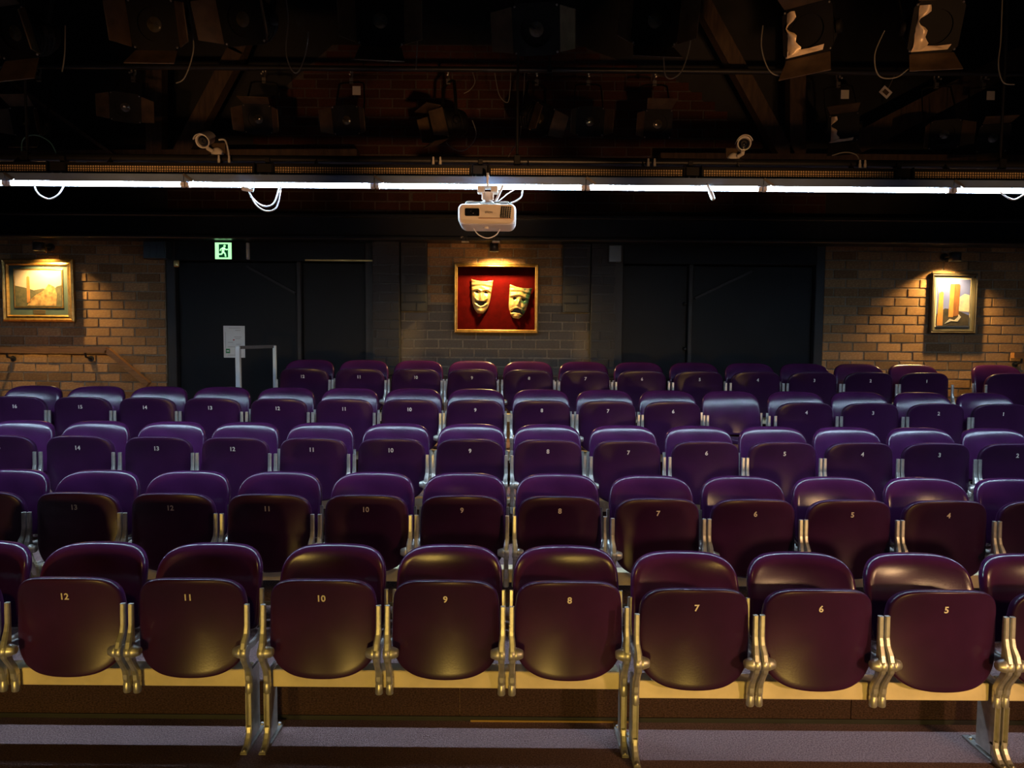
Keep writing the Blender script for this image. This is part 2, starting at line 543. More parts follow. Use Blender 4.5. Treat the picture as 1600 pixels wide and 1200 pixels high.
d1 = door('door_1', 262, 585, 467, [((385, 416), (461, 458))], False)
a = W(478, 407); b = W(583, 408)
MB().box(a.x, b.x, WALLY - 0.032, WALLY - 0.021, a.z - 0.008, a.z + 0.008).build('brass_strip', BRASS, d1)
h = P(276, 411, WALLY - 0.03)
MB().box(h.x - 0.028, h.x + 0.028, WALLY - 0.045, WALLY - 0.021, h.z - 0.04, h.z + 0.03, c=0.008).build('hinge', BRASS, d1)
d2 = door('door_2', 959, 1286, 1079, [((1086, 466), (1175, 424))], True)
for yy in (475, 545):
    h = P(1069, yy, WALLY + 0.045)
    MB().lathe([(0.02, 0), (0.02, 0.012), (0.012, 0.016), (0.012, 0.03), (0.018, 0.04), (0.012, 0.05), (0, 0.052)],
               Matrix.Translation(h) @ Matrix.Rotation(math.radians(90), 4, 'X'), 12).build('door_knob', SATBLACK, d2)

# ------------------------------------------------------------------ theatre seats
def loft(outline, sec, deform, n_in=(0.0, 0.25, 0.5, 0.72, 0.87)):
    """closed panel: outline is a list of (x,z) about a centre; sec = [(inset scale, depth)] round the rim; deform(x,y,z)->Vector"""
    n = len(outline)
    cx = 0.0; cz = sum(p[1] for p in outline) / n
    rings = []
    for t in n_in[1:]: rings.append((t, sec[0][1]))
    for s_, d in sec: rings.append((s_, d))
    for t in reversed(n_in[1:]): rings.append((t, sec[-1][1]))
    vs = [deform(cx, sec[0][1], cz)]
    for (t, d) in rings:
        for (x, z) in outline:
            vs.append(deform(cx + (x - cx) * t, d, cz + (z - cz) * t))
    vs.append(deform(cx, sec[-1][1], cz))
    fs = []
    for k in range(n): fs.append((0, 1 + k, 1 + (k + 1) % n))
    for i in range(len(rings) - 1):
        for k in range(n):
            a = 1 + i * n; b = a + n
            fs.append((a + k, b + k, b + (k + 1) % n, a + (k + 1) % n))
    last = len(vs) - 1; a = 1 + (len(rings) - 1) * n
    for k in range(n): fs.append((last, a + (k + 1) % n, a + k))
    return MB().add(vs, fs, True)


def mirror_outline(half, sub=4):
    pts = smooth_path([(x, 0, z) for x, z in half], sub)
    pts = [(max(p.x, 0), p.z) for p in pts]
    return pts + [(-x, z) for x, z in reversed(pts[1:-1])]


pan_half = [(0, .751), (.08, .7495), (.14, .744), (.18, .731), (.206, .711), (.222, .684), (.229, .645), (.233, .58), (.236, .50), (.235, .455),
            (.224, .408), (.197, .368), (.165, .344), (.12, .326), (.06, .317), (0, .315)]
PAN_OUT = mirror_outline(pan_half, 3)
RIM = [(0.955, 0.0), (0.982, 0.002), (0.995, 0.007), (1.0, 0.014), (1.0, 0.026), (0.992, 0.034), (0.97, 0.038)]


def pan_def(x, d, z):
    u = x / 0.236
    w = (z - 0.53) / 0.22
    y = -0.030 * (1 - u * u) + 0.022 * (1 - w * w) + d + 0.004
    return Vector((x, y, z))


PAN_MESH = loft(PAN_OUT, RIM, pan_def).mesh('seat_pan', PANMAT)
# the one folded-down seat: same panel turned about the hinge
HZ, HY = 0.440, 0.02
Mdown = Matrix.Translation((0, HY + 0.03, HZ + 0.01)) @ Matrix.Rotation(math.radians(84), 4, 'X') @ Matrix.Translation((0, -HY, -HZ))
mbd = loft(PAN_OUT, RIM, lambda x, d, z: Mdown @ pan_def(x, d, z))
PAN_DOWN_MESH = mbd.mesh('seat_pan', PANMAT)

back_half = [(0, .826), (.08, .825), (.14, .820), (.185, .806), (.215, .783), (.234, .748), (.241, .70), (.243, .62), (.243, .55), (.240, .505),
             (.228, .475), (.20, .462), (.10, .458), (0, .457)]
BACK_OUT = mirror_outline(back_half, 4)
_tab = [(0.44, 7), (0.55, 9), (0.62, 13), (0.72, 20), (0.765, 25), (0.79, 32), (0.81, 38), (0.83, 50)]


def tilt(z):
    for (z0, t0), (z1, t1) in zip(_tab[:-1], _tab[1:]):
        if z <= z1: return math.radians(t0 + (t1 - t0) * (z - z0) / (z1 - z0))
    return math.radians(_tab[-1][1])


_cy = {}
acc = 0.0
for i in range(0, 401):
    _cy[i] = acc; acc += math.tan(tilt(0.44 + i * 0.001)) * 0.001


def back_def(x, d, z):
    q = max(0.0, min(399.0, (z - 0.44) * 1000))
    i = int(q)
    u = x / 0.243
    y = 0.125 + _cy[i] + (_cy[i + 1] - _cy[i]) * (q - i) + 0.030 * (1 - u * u) + d
    return Vector((x, y, z - 0.25 * d))


BRIM = [(0.93, 0.0), (0.965, 0.004), (0.987, 0.011), (0.998, 0.021), (1.0, 0.030), (0.995, 0.040), (0.97, 0.048), (0.94, 0.050)]
BACK_MESH = loft(BACK_OUT, BRIM, back_def, (0.0, 0.2, 0.4, 0.58, 0.72, 0.84)).mesh('backrest', VINYL)

SX = 0.2475


def standard_mesh(s):
    mb = MB()
    path = [(0, -.010, .640), (0, -.010, .60), (0, -.011, .55), (0, -.016, .515), (0, -.030, .480), (0, -.036, .445), (0, -.034, .415),
            (0, -.016, .380), (0, .004, .350), (0, .014, .325), (0, .016, .300)]
    wx = [.021, .022, .022, .024, .027, .028, .027, .024, .026, .028, .028]
    dn = [.018, .020, .021, .028, .040, .054, .042, .031, .032, .034, .034]
    path = [(s * SX + s * (0.0 if z > .5 else -0.004), y, z) for (x, y, z) in path]
    mb.sweep(path, wx, dn)
    xx = s * SX - s * 0.004
    mb.lathe([(0.0145, 0.236), (0.017, 0.240), (0.017, 0.278), (0.0150, 0.281), (0.0150, 0.284), (0.0165, 0.287), (0.0165, 0.312)],
             Matrix.Translation((xx, 0.018, 0)), 14)
    # arm running back under the backrest
    mb.sweep([(s * SX, -.020, .452), (s * SX, .06, .440), (s * SX, .13, .445), (s * SX, .165, .47)], [.014, .014, .014, .016], [.03, .032, .03, .02])
    return mb.mesh('standard', ALLOY)


def hub_mesh(s):
    M = Matrix.Translation((s * SX, -0.036, 0.443)) @ Matrix.Rotation(math.radians(-90 * s), 4, 'Y')
    return MB().lathe([(0.025, -0.012), (0.0285, -0.009), (0.0285, 0.012), (0.026, 0.0135), (0.026, 0.016), (0.0275, 0.018), (0.0265, 0.024),
                       (0.0225, 0.036), (0.0180, 0.047), (0.014, 0.0505), (0.0, 0.0515)], M, 20).mesh('hub', ALLOY)


def post_mesh(s):
    mb = MB()
    mb.sweep([(s * SX, .165, .455), (s * SX, .168, .52), (s * SX, .172, .60), (s * SX, .176, .645)], [.020, .020, .020, .019], [.018, .016, .015, .014])
    return mb.mesh('back_post', ALLOY)


STD = {s: standard_mesh(s) for s in (-1, 1)}
HUB = {s: hub_mesh(s) for s in (-1, 1)}
POST = {s: post_mesh(s) for s in (-1, 1)}

NUM = {}


def text_mesh(txt, size, extrude, bold=0.0, name='number'):
    cu = bpy.data.curves.new('t', 'FONT'); cu.body = txt; cu.size = size; cu.extrude = extrude
    cu.align_x = 'CENTER'; cu.align_y = 'CENTER'; cu.offset = bold; cu.resolution_u = 3
    o = bpy.data.objects.new('t', cu); COL.objects.link(o)
    dg = bpy.context.evaluated_depsgraph_get(); dg.update()
    me = bpy.data.meshes.new_from_object(o.evaluated_get(dg))
    bpy.data.objects.remove(o); bpy.data.curves.remove(cu)
    for v in me.vertices: v.co = Vector((v.co.x, -v.co.z, v.co.y))      # stand upright, facing -Y
    me.name = name
    me.materials.clear()
    return me


def number_mesh(n):
    if n not in NUM:
        NUM[n] = text_mesh(str(n), 0.040, 0.0006, 0.0009)
        NUM[n].materials.append(NUMMAT)
    return NUM[n]


WORD = dict(enumerate('zero one two three four five six seven eight nine ten eleven twelve thirteen fourteen fifteen sixteen'.split()))
ORD = {1: 'front', 2: 'second', 3: 'third', 4: 'fourth', 5: 'rear'}


def make_seat(r, n, x, dy=0.0, down=False, label=None, show=True):
    Y = ROWY[r] + dy
    if label is None:
        label = 'dark purple tip-up theatre seat marked %s in the %s row' % (WORD[n], ORD[r])
    t = empty('tip_up_chair', (x, Y, ROWZ[r]), (0, 0, random.uniform(-.006, .006)))
    tag(t, label, 'theatre seat', 'tip-up seats in the %s row' % ORD[r])
    link('seat_pan', PAN_DOWN_MESH if down else PAN_MESH, None, t)
    bk = link('backrest', BACK_MESH, None, t)
    if show and not down:
        nm = link('number', number_mesh(n), None, t, (random.uniform(-.006, .006), pan_def(0, 0, 0.668).y - 0.0016, 0.668))
        nm.rotation_euler = (math.atan(0.022 * 2 * (0.668 - 0.53) / 0.22 ** 2), 0, 0)
        tag(nm, 'painted white number %s' % n)
    for s in (-1, 1):
        link('standard', STD[s], None, t); link('hub', HUB[s], None, t); link('back_post', POST[s], None, t)
    return t


ROWS = {
    1: [(13, -93), (12, 103), (11, 296), (10, 502), (9, 696), (8, 890), (7, 1092), (6, 1289), (5, 1478), (4, 1668)],
    2: [(14, -32), (13, 118), (12, 266), (11, 418), (10, 571), (9, 722), (8, 875), (7, 1029), (6, 1181), (5, 1331), (4, 1481), (3, 1633)],
    3: [(15, -2), (14, 121), (13, 245), (12, 365), (11, 488), (10, 611), (9, 734), (8, 857), (7, 981), (6, 1105), (5, 1227), (4, 1350), (3, 1465), (2, 1584)],
    4: [(16, 25), (15, 125), (14, 228), (13, 330), (12, 434), (11, 537), (10, 640), (9, 742), (8, 847), (7, 950), (6, 1053), (5, 1153), (4, 1260), (3, 1363), (2, 1467), (1, 1567)],
    5: [(12, 474), (11, 561), (10, 649), (9, 737), (8, 826), (7, 915), (6, 1004), (5, 1093), (4, 1183), (3, 1272), (2, 1360), (1, 1447), (0, 1582)],
}


def row_dy(r, n):
    # the right-hand blocks of the lower rows stand a little closer to the stage
    if r == 1 and n <= 7: return -0.075
    if r == 2 and n <= 7: return -0.035
    if r == 3 and n <= 7: return -0.02
    return 0.0


def beam(r, seats):
    """cream steel beam on two end legs, carrying a run of seats"""
    xs = [x for n, x, dy in seats]
    dy = seats[0][2]
    x0 = min(xs) - 0.263; x1 = max(xs) + 0.263
    cx = (x0 + x1) / 2
    t = empty('bench_stand', (cx, ROWY[r] + dy, ROWZ[r]))
    nums = [WORD[n] for n, _, _ in seats if n]
    who = ('seat ' + nums[0] if len(nums) == 1 else 'seats ' + nums[0] + ' to ' + nums[-1]) if nums else 'the seat across the aisle'
    tag(t, 'cream steel beam on alloy legs under %s of the %s row' % (who, ORD[r]), 'seat beam', 'beams carrying the theatre seats')
    h = (x1 - x0) / 2
    MB().box(-h + 0.035, h - 0.035, .040, .120, .251, .328, c=0.004).build('beam', CREAM, t)
    for s in (-1, 1):
        lx = s * (h - 0.0195)
        mb = MB()
        # front channel: two flanges and a web, curving out into the toe
        for e in (-1, 1):
            mb.sweep([(lx + e * .011, .018, .242), (lx + e * .011, .018, .12), (lx + e * .011, .018, .075)], [.004] * 3, [.030, .028, .028])
        mb.sweep([(lx, .026, .245), (lx, .026, .12), (lx, .026, .07)], [.022] * 3, [.010] * 3)
        mb.sweep([(lx, .018, .085), (lx, .014, .060), (lx, .002, .036), (lx, -.016, .018), (lx, -.036, .010), (lx, -.056, .008)],
                 [.026, .026, .027, .028, .028, .026], [.028, .030, .032, .028, .018, .014])
        mb.box(lx - .006, lx + .006, .030, .125, .02, .330)
        leg = mb.build('leg', ALLOY, t)
        foot = MB().box(lx - .016, lx + .016, -.060, .205, .0005, .010, c=0.002).build('foot_plate', STEEL, t)
        MB().lathe([(0.010, 0), (0.010, 0.006), (0.006, 0.010), (0, 0.011)], Matrix.Translation((lx, -.046, .012)), 10).build('bolt', STEEL, foot)
        MB().lathe([(0.010, 0), (0.010, 0.006), (0.006, 0.010), (0, 0.011)], Matrix.Translation((lx, .17, .010)), 10).build('bolt', STEEL, foot)
    return t


PITCH_MIN = 0.5235
for r, lst in ROWS.items():
    pos = [[n, P(px, ROWTOP[r][1], ROWY[r] + row_dy(r, n)).x, row_dy(r, n)] for n, px in lst]
    for _ in range(200):                       # neighbours never closer than one seat width
        for a, b in zip(pos[:-1], pos[1:]):
            g = PITCH_MIN - (b[1] - a[1])
            if g > 0: a[1] -= g / 2; b[1] += g / 2
    groups = {}
    for n, x, dy in pos:
        if n == 0:
            make_seat(r, n, x, dy, label='dark red tip-up seat across the aisle at the end of the rear row', show=False)
            beam(r, [(0, x, dy)])
            continue
        if r == 4 and n == 5:
            make_seat(r, n, x, dy, down=True, label='purple theatre seat folded down between six and four of the fourth row')
        else:
            make_seat(r, n, x, dy)
        groups.setdefault((n + 1) // 3 if r != 5 else (n - 1) // 3, []).append((n, x, dy))
    for g in groups.values(): beam(r, g)

# ------------------------------------------------------------------ tube battens, LED battens and their bar
TY = 4.10


def T(px, py, dy=0.0): return P(px, py, TY + dy)


def tube_z(px): return T(px, 288.3 + (px - 800) * 0.0062 * 0).z


zt_l = T(0, 285).z; zt_r = T(1600, 299).z
zt = (zt_l + zt_r) / 2
TUBELAB = {2: 'bright white lamp tube at the side of the single cable loop, nearer the side wall',
           3: 'bright white lamp tube with a single white cable loop hanging below it',
           4: 'bright white lamp tube with the double white cable loop hanging below it',
           5: 'bright white lamp tube that the projector hangs from',
           6: 'bright white lamp tube with a connector dangling below it, beside the projector',
           7: 'bright white lamp tube between the dangling connector and the short cable loop',
           8: 'bright white lamp tube with a short cable loop near the column photograph'}
LEDLAB = {2: 'unlit black LED batten below the arching blue cable', 3: 'unlit black LED batten under the security camera above the left doors',
          4: 'unlit black LED batten between the double cable loop and the projector', 5: 'unlit black LED batten between the projector and the dangling connector',
          6: 'unlit black LED batten under the security camera that faces the stage', 7: 'unlit black LED batten above the column photograph'}
EXL = [-866, -573, -280, 12, 290, 586, 915, 1191, 1487, 1790, 2085, 2380]
for i in range(len(EXL) - 1):
    xa = T(EXL[i], 288).x; xb = T(EXL[i + 1], 288).x
    t = empty('tube_batten', ((xa + xb) / 2, TY, zt))
    h = (xb - xa) / 2
    tag(t, TUBELAB.get(i, 'bright white lamp tube in the tube line, out toward the side wall'), 'tube light', 'line of lit tube battens')
    MB().box(-h + .002, h - .002, -.018, .05, .024, .052, c=0.003).build('batten_body', BATTENM, t)
    MB().box(-h + .002, h - .002, -.023, -.0185, .009, .053).build('front_lip', LIPM, t)
    MB().box(-h + .002, h - .002, .0185, .022, -.012, .024).build('back_shield', BATTENM, t)
    MB().tube([(-h + .03, 0, 0), (h - .03, 0, 0)], 0.0135, 12).build('lamp_tube', TUBEM, t)
    for s in (-1, 1):
        MB().box(s * (h - .015) - .012, s * (h - .015) + .012, -.016, .016, -.016, .022, c=0.003).build('lamp_holder', WHITEPL, t)
    c = MB().bar((-h + .0, -.028, .050), (-h + 0.055, -.028, .012), .014, .008)
    c.build('clip', STEEL, t)

LY = TY + 0.07
SEG = [(-880, -572), (-542, -245), (-215, 73), (104, 396), (428, 735), (765, 1068), (1098, 1398), (1428, 1730), (1760, 2062), (2092, 2394)]
bar_z = P(800, 252, LY + 0.10).z
o = MB().tube([(-6.1, LY + 0.10, bar_z), (6.1, LY + 0.10, bar_z)], 0.024, 14).build('lighting_bar', SATBLACK)
tag(o, 'black steel pipe carrying the LED battens above the tube lights', 'lighting bar')
LEDM = mat('amber_led', (0.95, 0.70, 0.36), 0.25, coat=0.5)
PLUGS = {3: (342, 358), 4: (677, 688), 5: (1013, 1023), 6: (1344, 1352)}
for i, (a, b) in enumerate(SEG):
    pa = P(a, 268.5 + (a - 800) * 0.0042, LY); pb = P(b, 268.5 + (b - 800) * 0.0042, LY)
    zc = P(800, 268.3, LY).z
    xa, xb = pa.x, pb.x
    t = empty('led_batten', ((xa + xb) / 2, LY, zc))
    tag(t, LEDLAB.get(i, 'unlit black LED batten at the end of the bar, toward the side wall'), 'stage light', 'LED battens on the bar')
    h = (xb - xa) / 2
    MB().box(-h, h, 0, .06, -.036, .036, c=0.004).build('housing', SATBLACK, t)
    for s in (-1, 1):
        MB().box(s * (h + .0) - .004 + (s * .004), s * (h + .0) + .004 + (s * .004), -.008, .065, -.042, .042, c=0.002).build('end_cap', SATBLACK, t)
    MB().box(-h, h, -.006, -.0005, .024, .034).build('lip', SATBLACK, t)
    MB().box(-h, h, -.006, -.0005, -.034, -.026).build('lip', SATBLACK, t)
    dots = MB()
    nx = int(2 * h / 0.0145)
    for k in range(nx):
        x = -h + 0.012 + (2 * h - 0.024) * k / (nx - 1)
        for zz in (-.015, -.001, .013):
            q = 0.0047
            dots.add([(x - q, 0, zz - q), (x + q, 0, zz - q), (x + q, 0, zz + q), (x - q, 0, zz + q), (x, -.004, zz)],
                     [(0, 1, 4), (1, 2, 4), (2, 3, 4), (3, 0, 4)])
    d = dots.build('diodes', LEDM, t); d['kind'] = 'stuff'
    # hanger to the bar behind and linking block to the next batten
    for s in (-0.6, 0.6):
        MB().bar((s * h, .04, .03), (s * h, .10, bar_z - zc), .03, .006, (1, 0, 0)).build('hanger', SATBLACK, t)
    if i in PLUGS:
        for px in PLUGS[i]:
            p = P(px, 250, LY + 0.03)
            MB().lathe([(0.008, 0), (0.008, 0.03), (0.006, 0.034), (0.006, 0.05), (0.003, 0.055)], Matrix.Translation((p.x - t.location.x, .03, .036)), 10).build('cable_plug', WHITEPL, t)
for (a, b) in ((-568, -546), (-241, -219), (76, 100), (400, 425), (738, 762), (1072, 1094), (1402, 1424), (1734, 1756), (2066, 2088)):
    pa = P(a, 268, LY); pb = P(b, 268, LY)
    zc = P(800, 268.3, LY).z
    t = empty('junction_box', ((pa.x + pb.x) / 2, LY + 0.005, zc))
    tag(t, 'small black junction box between two LED battens on the bar', 'junction box', 'junction boxes on the bar')
    h = (pb.x - pa.x) / 2
    MB().box(-h, h, 0, .07, -.040, .040, c=0.005).build('case', BLACK, t)
    for s in (-1, 1):
        MB().box(s * h * .55 - .004, s * h * .55 + .004, -.005, 0, -.036, -.018).build('screw_tab', STEEL, t)
    MB().box(-.012, .012, .05, .10, .03, bar_z - zc).build('hanger', BLACK, t)

# ------------------------------------------------------------------ projector
PY = TY - 0.06
pc = P(762, 341, PY)
t = empty('projector', (pc.x, PY, pc.z))
tag(t, 'white ceiling projector with dark lens and vent grille hanging below the tube lights', 'projector')
hw, hh = 0.161, 0.058


def rrect(hw, hh, r, n=5, rb=None):
    pts = []
    for (cx, cz, a0, rr) in ((hw, hh, 0, r), (-hw, hh, 90, r), (-hw, -hh, 180, rb or r), (hw, -hh, 270, rb or r)):
        sx = 1 if cx > 0 else -1; sz = 1 if cz > 0 else -1
        for k in range(n + 1):
            a = math.radians(a0 + 90 * k / n)
            pts.append((cx - sx * rr + rr * math.cos(a), cz - sz * rr + rr * math.sin(a)))
    return pts


outl = rrect(hw, hh, 0.028, 6, 0.040)
sec = [(0.0, 0.93, 0.90), (0.006, 0.965, 0.95), (0.016, 0.99, 0.985), (0.035, 1, 1), (0.20, 1, 1), (0.235, .985, .97), (0.25, .95, .92)]
vs = []; fs = []; n = len(outl)
for (y, sx, sz) in sec:
    for (x, z) in outl:
        bow = -0.018 * (1 - (x / hw) ** 2) * (1 if y < 0.03 else 0)
        vs.append((x * sx, y + bow - 0.125, z * sz))
for i in range(len(sec) - 1):
    for k in range(n): fs.append((i * n + k, i * n + (k + 1) % n, (i + 1) * n + (k + 1) % n, (i + 1) * n + k))
fs.append(tuple(range(n))); fs.append(tuple(reversed(range((len(sec) - 1) * n, len(sec) * n))))
body = MB().add(vs, fs, False)
body.build('case', WHITEPL, t)
fy = -0.125 - 0.018


def fyat(x): return -0.125 - 0.018 * (1 - (x / hw) ** 2)


# lens window
lx0, lx1 = P(731, 0, PY).x - pc.x, P(752, 0, PY).x - pc.x
yl = fyat(lx0) - 0.003
mbw = MB().prism([(x + (lx0 + lx1) / 2, z + .008) for x, z in rrect((lx1 - lx0) / 2 + .002, .0205, .006, 4)], yl - .004, yl + .022)
win = mbw.build('lens_window', DARKGLASS, t)
Ml = Matrix.Translation(((lx0 + lx1) / 2 + .004, yl - .004, .008)) @ Matrix.Rotation(math.radians(90), 4, 'X')
MB().lathe([(.017, -.004), (.017, .003), (.014, .004), (.013, .001), (.008, .003), (0, .0045)], Ml, 18).build('lens', DARKGLASS, win)
# vent grille: dark slots
slots = MB()
gx0, gx1 = P(785.5, 0, PY).x - pc.x, P(802, 0, PY).x - pc.x
for i in range(5):
    for j in range(6):
        x = gx0 + (gx1 - gx0) * (i + .5) / 5 - (0.001 * j); z = .037 - j * .0105
        q = .0045; e = .0036
        y = fyat(x) - .0022 + (0.010 if abs(x) > .142 else 0.0)
        slots.box(x - q, x + q, y, y + .012, z - e, z + e)
g = slots.build('vent_slots', BLACK, t); g['kind'] = 'stuff'
me = text_mesh('EPSON', 0.0135, 0.0004, 0.0002, 'lettering'); me.materials.append(mat('grey_print', (0.16, 0.13, 0.11), 0.5))
lt = link('lettering', me, None, t, (P(767, 0, PY).x - pc.x, fyat(0.01) - .0015, .006))
MB().box(-.045, .135, fyat(.05) - .0005, fyat(.05) + .006, -.026, -.0235).build('trim_line', mat('copper_line', (.55, .30, .16), .4), t)
MB().lathe([(.014, 0), (.014, .008), (.010, .012), (0, .012)], Matrix.Translation((-.005, -.06, -.070)), 12).build('front_foot', WHITEPL, t)
# spider bracket, pole and clamp
sp = MB()
zt_c = .058
for (x, y) in ((-.12, -.05), (.12, -.05), (-.1, .07), (.1, .07)):
    sp.tube(smooth_path([(x, y, zt_c - .004), (x, y, zt_c + .014), (x * .85, y * .9, zt_c + .024), (x * .2, y * .2, zt_c + .026)], 4), .006, 8)
sp.lathe([(.045, 0), (.045, .006), (.034, .009), (.034, .012)], Matrix.Translation((.0, 0, zt_c + .022)), 20)
sp.build('bracket', WHITEPL, t)
pole = MB()
ztube = zt - pc.z
pole.lathe([(.026, zt_c + .030), (.026, zt_c + .040), (.021, zt_c + .046), (.021, zt_c + .075), (.024, zt_c + .08), (.024, ztube - .045)], None, 18)
for s in (-1, 1):
    pole.box(s * .028 - .006, s * .028 + .006, -.018, .018, zt_c + .045, zt_c + .092, c=.003)
pole.build('pole', WHITEPL, t)
cl = MB()
for s in (-1, 1):
    cl.box(s * .038 - .020, s * .038 + .020, -.035, .035, ztube - .050, ztube - .016, c=.003)
cl.box(-.056, .056, -.04, .05, ztube - .0175, ztube - .0145)
cl.box(-.006, .006, -.040, -.030, ztube - .016, ztube + .05)
cl.box(-.006, .006, -.040, .07, ztube + .045, ztube + .055)
cl.build('ceiling_plate', WHITEPL, t)


def cable(pts, Y, r, m, label, name='cable', cat='cable', group=None, Ys=None):
    path = smooth_path([P(x, y, (Ys[i] if Ys else Y)) for i, (x, y) in enumerate(pts)], 8)
    o = MB().tube(path, r, 8).build(name, m)
    tag(o, label, cat, group)
    return o


cable([(786, 289), (780, 303), (774, 315), (768, 322)], PY, .0075, WHITECABLE, 'thick white cable running straight down to the projector bracket')
cable([(816, 291), (815, 306), (808, 313), (797, 318), (783, 325)], PY, .0045, WHITECABLE, 'white cable bowing out to the right of the projector mount')
cable([(812, 292), (795, 302), (777, 316)], PY + .03, .0028, WHITECABLE, 'thin pale wire crossing behind the projector mount')
cable([(740, 357), (748, 367), (762, 372), (775, 367), (781, 358)], PY - .02, .0032, WHITECABLE, 'thin white cord looping below the projector')
cable([(53, 289), (60, 303), (76, 311), (91, 304), (100, 290)], TY - .02, .0045, WHITECABLE, 'white cable loop hanging alone below the tube line near the landscape painting')
cable([(386, 291), (395, 310), (412, 322), (428, 317), (437, 290)], TY - .02, .0045, WHITECABLE, 'inner white cable of the double loop below the tube line')
cable([(388, 296), (400, 320), (418, 330), (433, 322), (439, 291)], TY - .035, .0045, WHITECABLE, 'outer white cable of the double loop below the tube line')
cable([(1560, 297), (1570, 306), (1584, 312), (1597, 306), (1606, 299)], TY - .02, .0045, WHITECABLE, 'short white cable loop below the tube line near the column photograph')


def plug(px0, py0, px1, py1, label):
    a = P(px0, py0, TY - .03); b = P(px1, py1, TY - .045)
    t = empty('cable_connector', a)
    tag(t, label, 'connector')
    d = b - a
    MB().tube([(0, 0, 0), d * .45], .009, 10).build('sleeve', WHITEPL, t)
    MB().tube([d * .45, d * .95], .013, 12).build('plug_body', WHITEPL, t)
    MB().tube([d * .95, d], .010, 12).build('plug_end', mat('cream_plastic', (.6, .5, .3), .5), t)
    MB().tube([(0, 0, 0), Vector((0, .02, zt - a.z + .03))], .004, 8).build('wire', SATBLACK, t)


plug(396, 298, 378, 294, 'white cable connector beside the double cable loop')
plug(1105, 289, 1115, 312, 'white cable connector dangling from the tube line between projector and right doors')


# ------------------------------------------------------------------ security cameras
def security_camera(px, py, Y, aim, label, base_side):
    c = P(px, py, Y)
    t = empty('security_camera', c); tag(t, label, 'camera')
    q = Vector(aim).normalized().to_track_quat('Z', 'Y').to_matrix().to_4x4()
    M = q
    body = MB().lathe([(.030, -.13), (.034, -.125), (.036, -.02), (.039, -.015), (.040, .0), (.036, .003), (.033, -.006), (.031, -.02)], M, 22)
    body.build('camera_body', WHITEPL, t)
    MB().lathe([(.031, -.02), (.024, -.018), (.015, -.02), (.013, -.012), (.006, -.008), (0, -.008)], M, 18).build('lens', DARKGLASS, t)
    # sun shield: arc over the upper half
    up = Vector((0, 0, 1)); z = Vector(aim).normalized(); u = (up - z * up.dot(z)).normalized(); rgt = u.cross(z)
    vs = []; fs = []
    N = 14
    for k, (d, rr) in enumerate(((-.12, .043), (.022, .047), (.022, .0445), (-.12, .0405))):
        for j in range(N + 1):
            a = math.radians(15 + 150 * j / N)
            vs.append(z * d + (rgt * math.cos(a) + u * math.sin(a)) * rr)
    for k in range(4):
        for j in range(N):
            a = k * (N + 1) + j; b = ((k + 1) % 4) * (N + 1) + j
            fs.append((a, a + 1, b + 1, b))
    MB().add(vs, fs, False).build('sun_shield', WHITEPL, t)
    jb = -z * .07 - u * .05
    mt = MB()
    mt.tube([-z * .06 - u * .034, jb, jb + Vector((base_side * .02, .02, -.01))], .012, 10)
    e = jb + Vector((base_side * .03, .03, -.012))
    mt.lathe([(0, .0), (.022, .002), (.034, .012), (.036, .03), (.036, .04)], Matrix.Translation(e) @ Vector((base_side * -.2, -1, .15)).to_track_quat('-Z', 'Y').to_matrix().to_4x4(), 20)
    mt.build('mount', WHITEPL, t)
    # backing plate bolted to the bar
    by = LY + 0.10 - c.y
    MB().box(e.x - .05, e.x + .05, max(e.y + .030, by - .03), max(e.y + .030, by - .03) + .008, bar_z - c.z - .04, e.z + .06).build('back_plate', FLAP, t)
    return t, e


t, e = security_camera(316, 221, 4.17, (.06, -1, -.45), 'white bullet security camera above the LED battens, turned toward the landscape painting side', 1)
base = t.location + e
o = MB().tube(smooth_path([t.location + Vector((.06, .09, .035)), t.location + Vector((.10, .08, .03)), t.location + Vector((.125, .06, -.03)), t.location + Vector((.135, .05, -.09))], 6), .005, 8).build('camera_cable', WHITECABLE)
tag(o, 'pale cable drooping behind the left-turned security camera', 'cable')
security_camera(1163, 224, 4.17, (-.20, -1, -.14), 'white bullet security camera above the LED battens, facing straight out to the stage', -1)

# ------------------------------------------------------------------ upper lighting bars, trusses, lanterns
UY, DY = 3.9, 6.2
up_z = P(800, -75, UY).z
dn_z = P(800, 109, DY).z
o = MB().tube([(-3.6, UY, up_z), (3.6, UY, up_z)], .024, 14).build('lighting_bar', SATBLACK)
tag(o, 'black steel pipe holding the upper row of stage lanterns', 'lighting bar')
o = MB().tube([(-5.4, DY, dn_z), (5.4, DY, dn_z)], .024, 14).build('lighting_bar', SATBLACK)
tag(o, 'black steel pipe holding the lower row of stage lanterns before the brick gable', 'lighting bar')
for (Y, zz, xs, rl) in ((UY, up_z, (-2.45, 0.5, 1.25), 'upper lanterns'), (DY, dn_z, (-4.2, 0.3, 4.2), 'lower lanterns'), (LY + .10, bar_z, (-2.9, 0.02, 2.9), 'LED battens')):
    for x in xs:
        t = empty('drop_rod', (x, Y, zz))
        tag(t, 'thin black rod hanging the bar of the %s from the ceiling' % rl, 'hanger rod', 'rods holding the bar of the ' + rl)
        MB().tube([(0, 0, 0.02), (0, 0, CEIL - zz)], .008, 8).build('rod', SATBLACK, t)
        MB().box(-.02, .02, -.032, .032, -.032, .032, c=.004).build('pipe_clamp', SATBLACK, t)

TRY = 6.85


def member(q0, q1, w, d, Y=TRY):
    return (P(*q0, Y), P(*q1, Y), w, d)


def truss(name, label, ms):
    o0 = ms[0][0]
    t = empty(name, o0); tag(t, label, 'roof truss')
    for i, (a, b, w, d) in enumerate(ms):
        MB().bar(a - o0, b - o0, w, d).build('member', TIMBER, t)


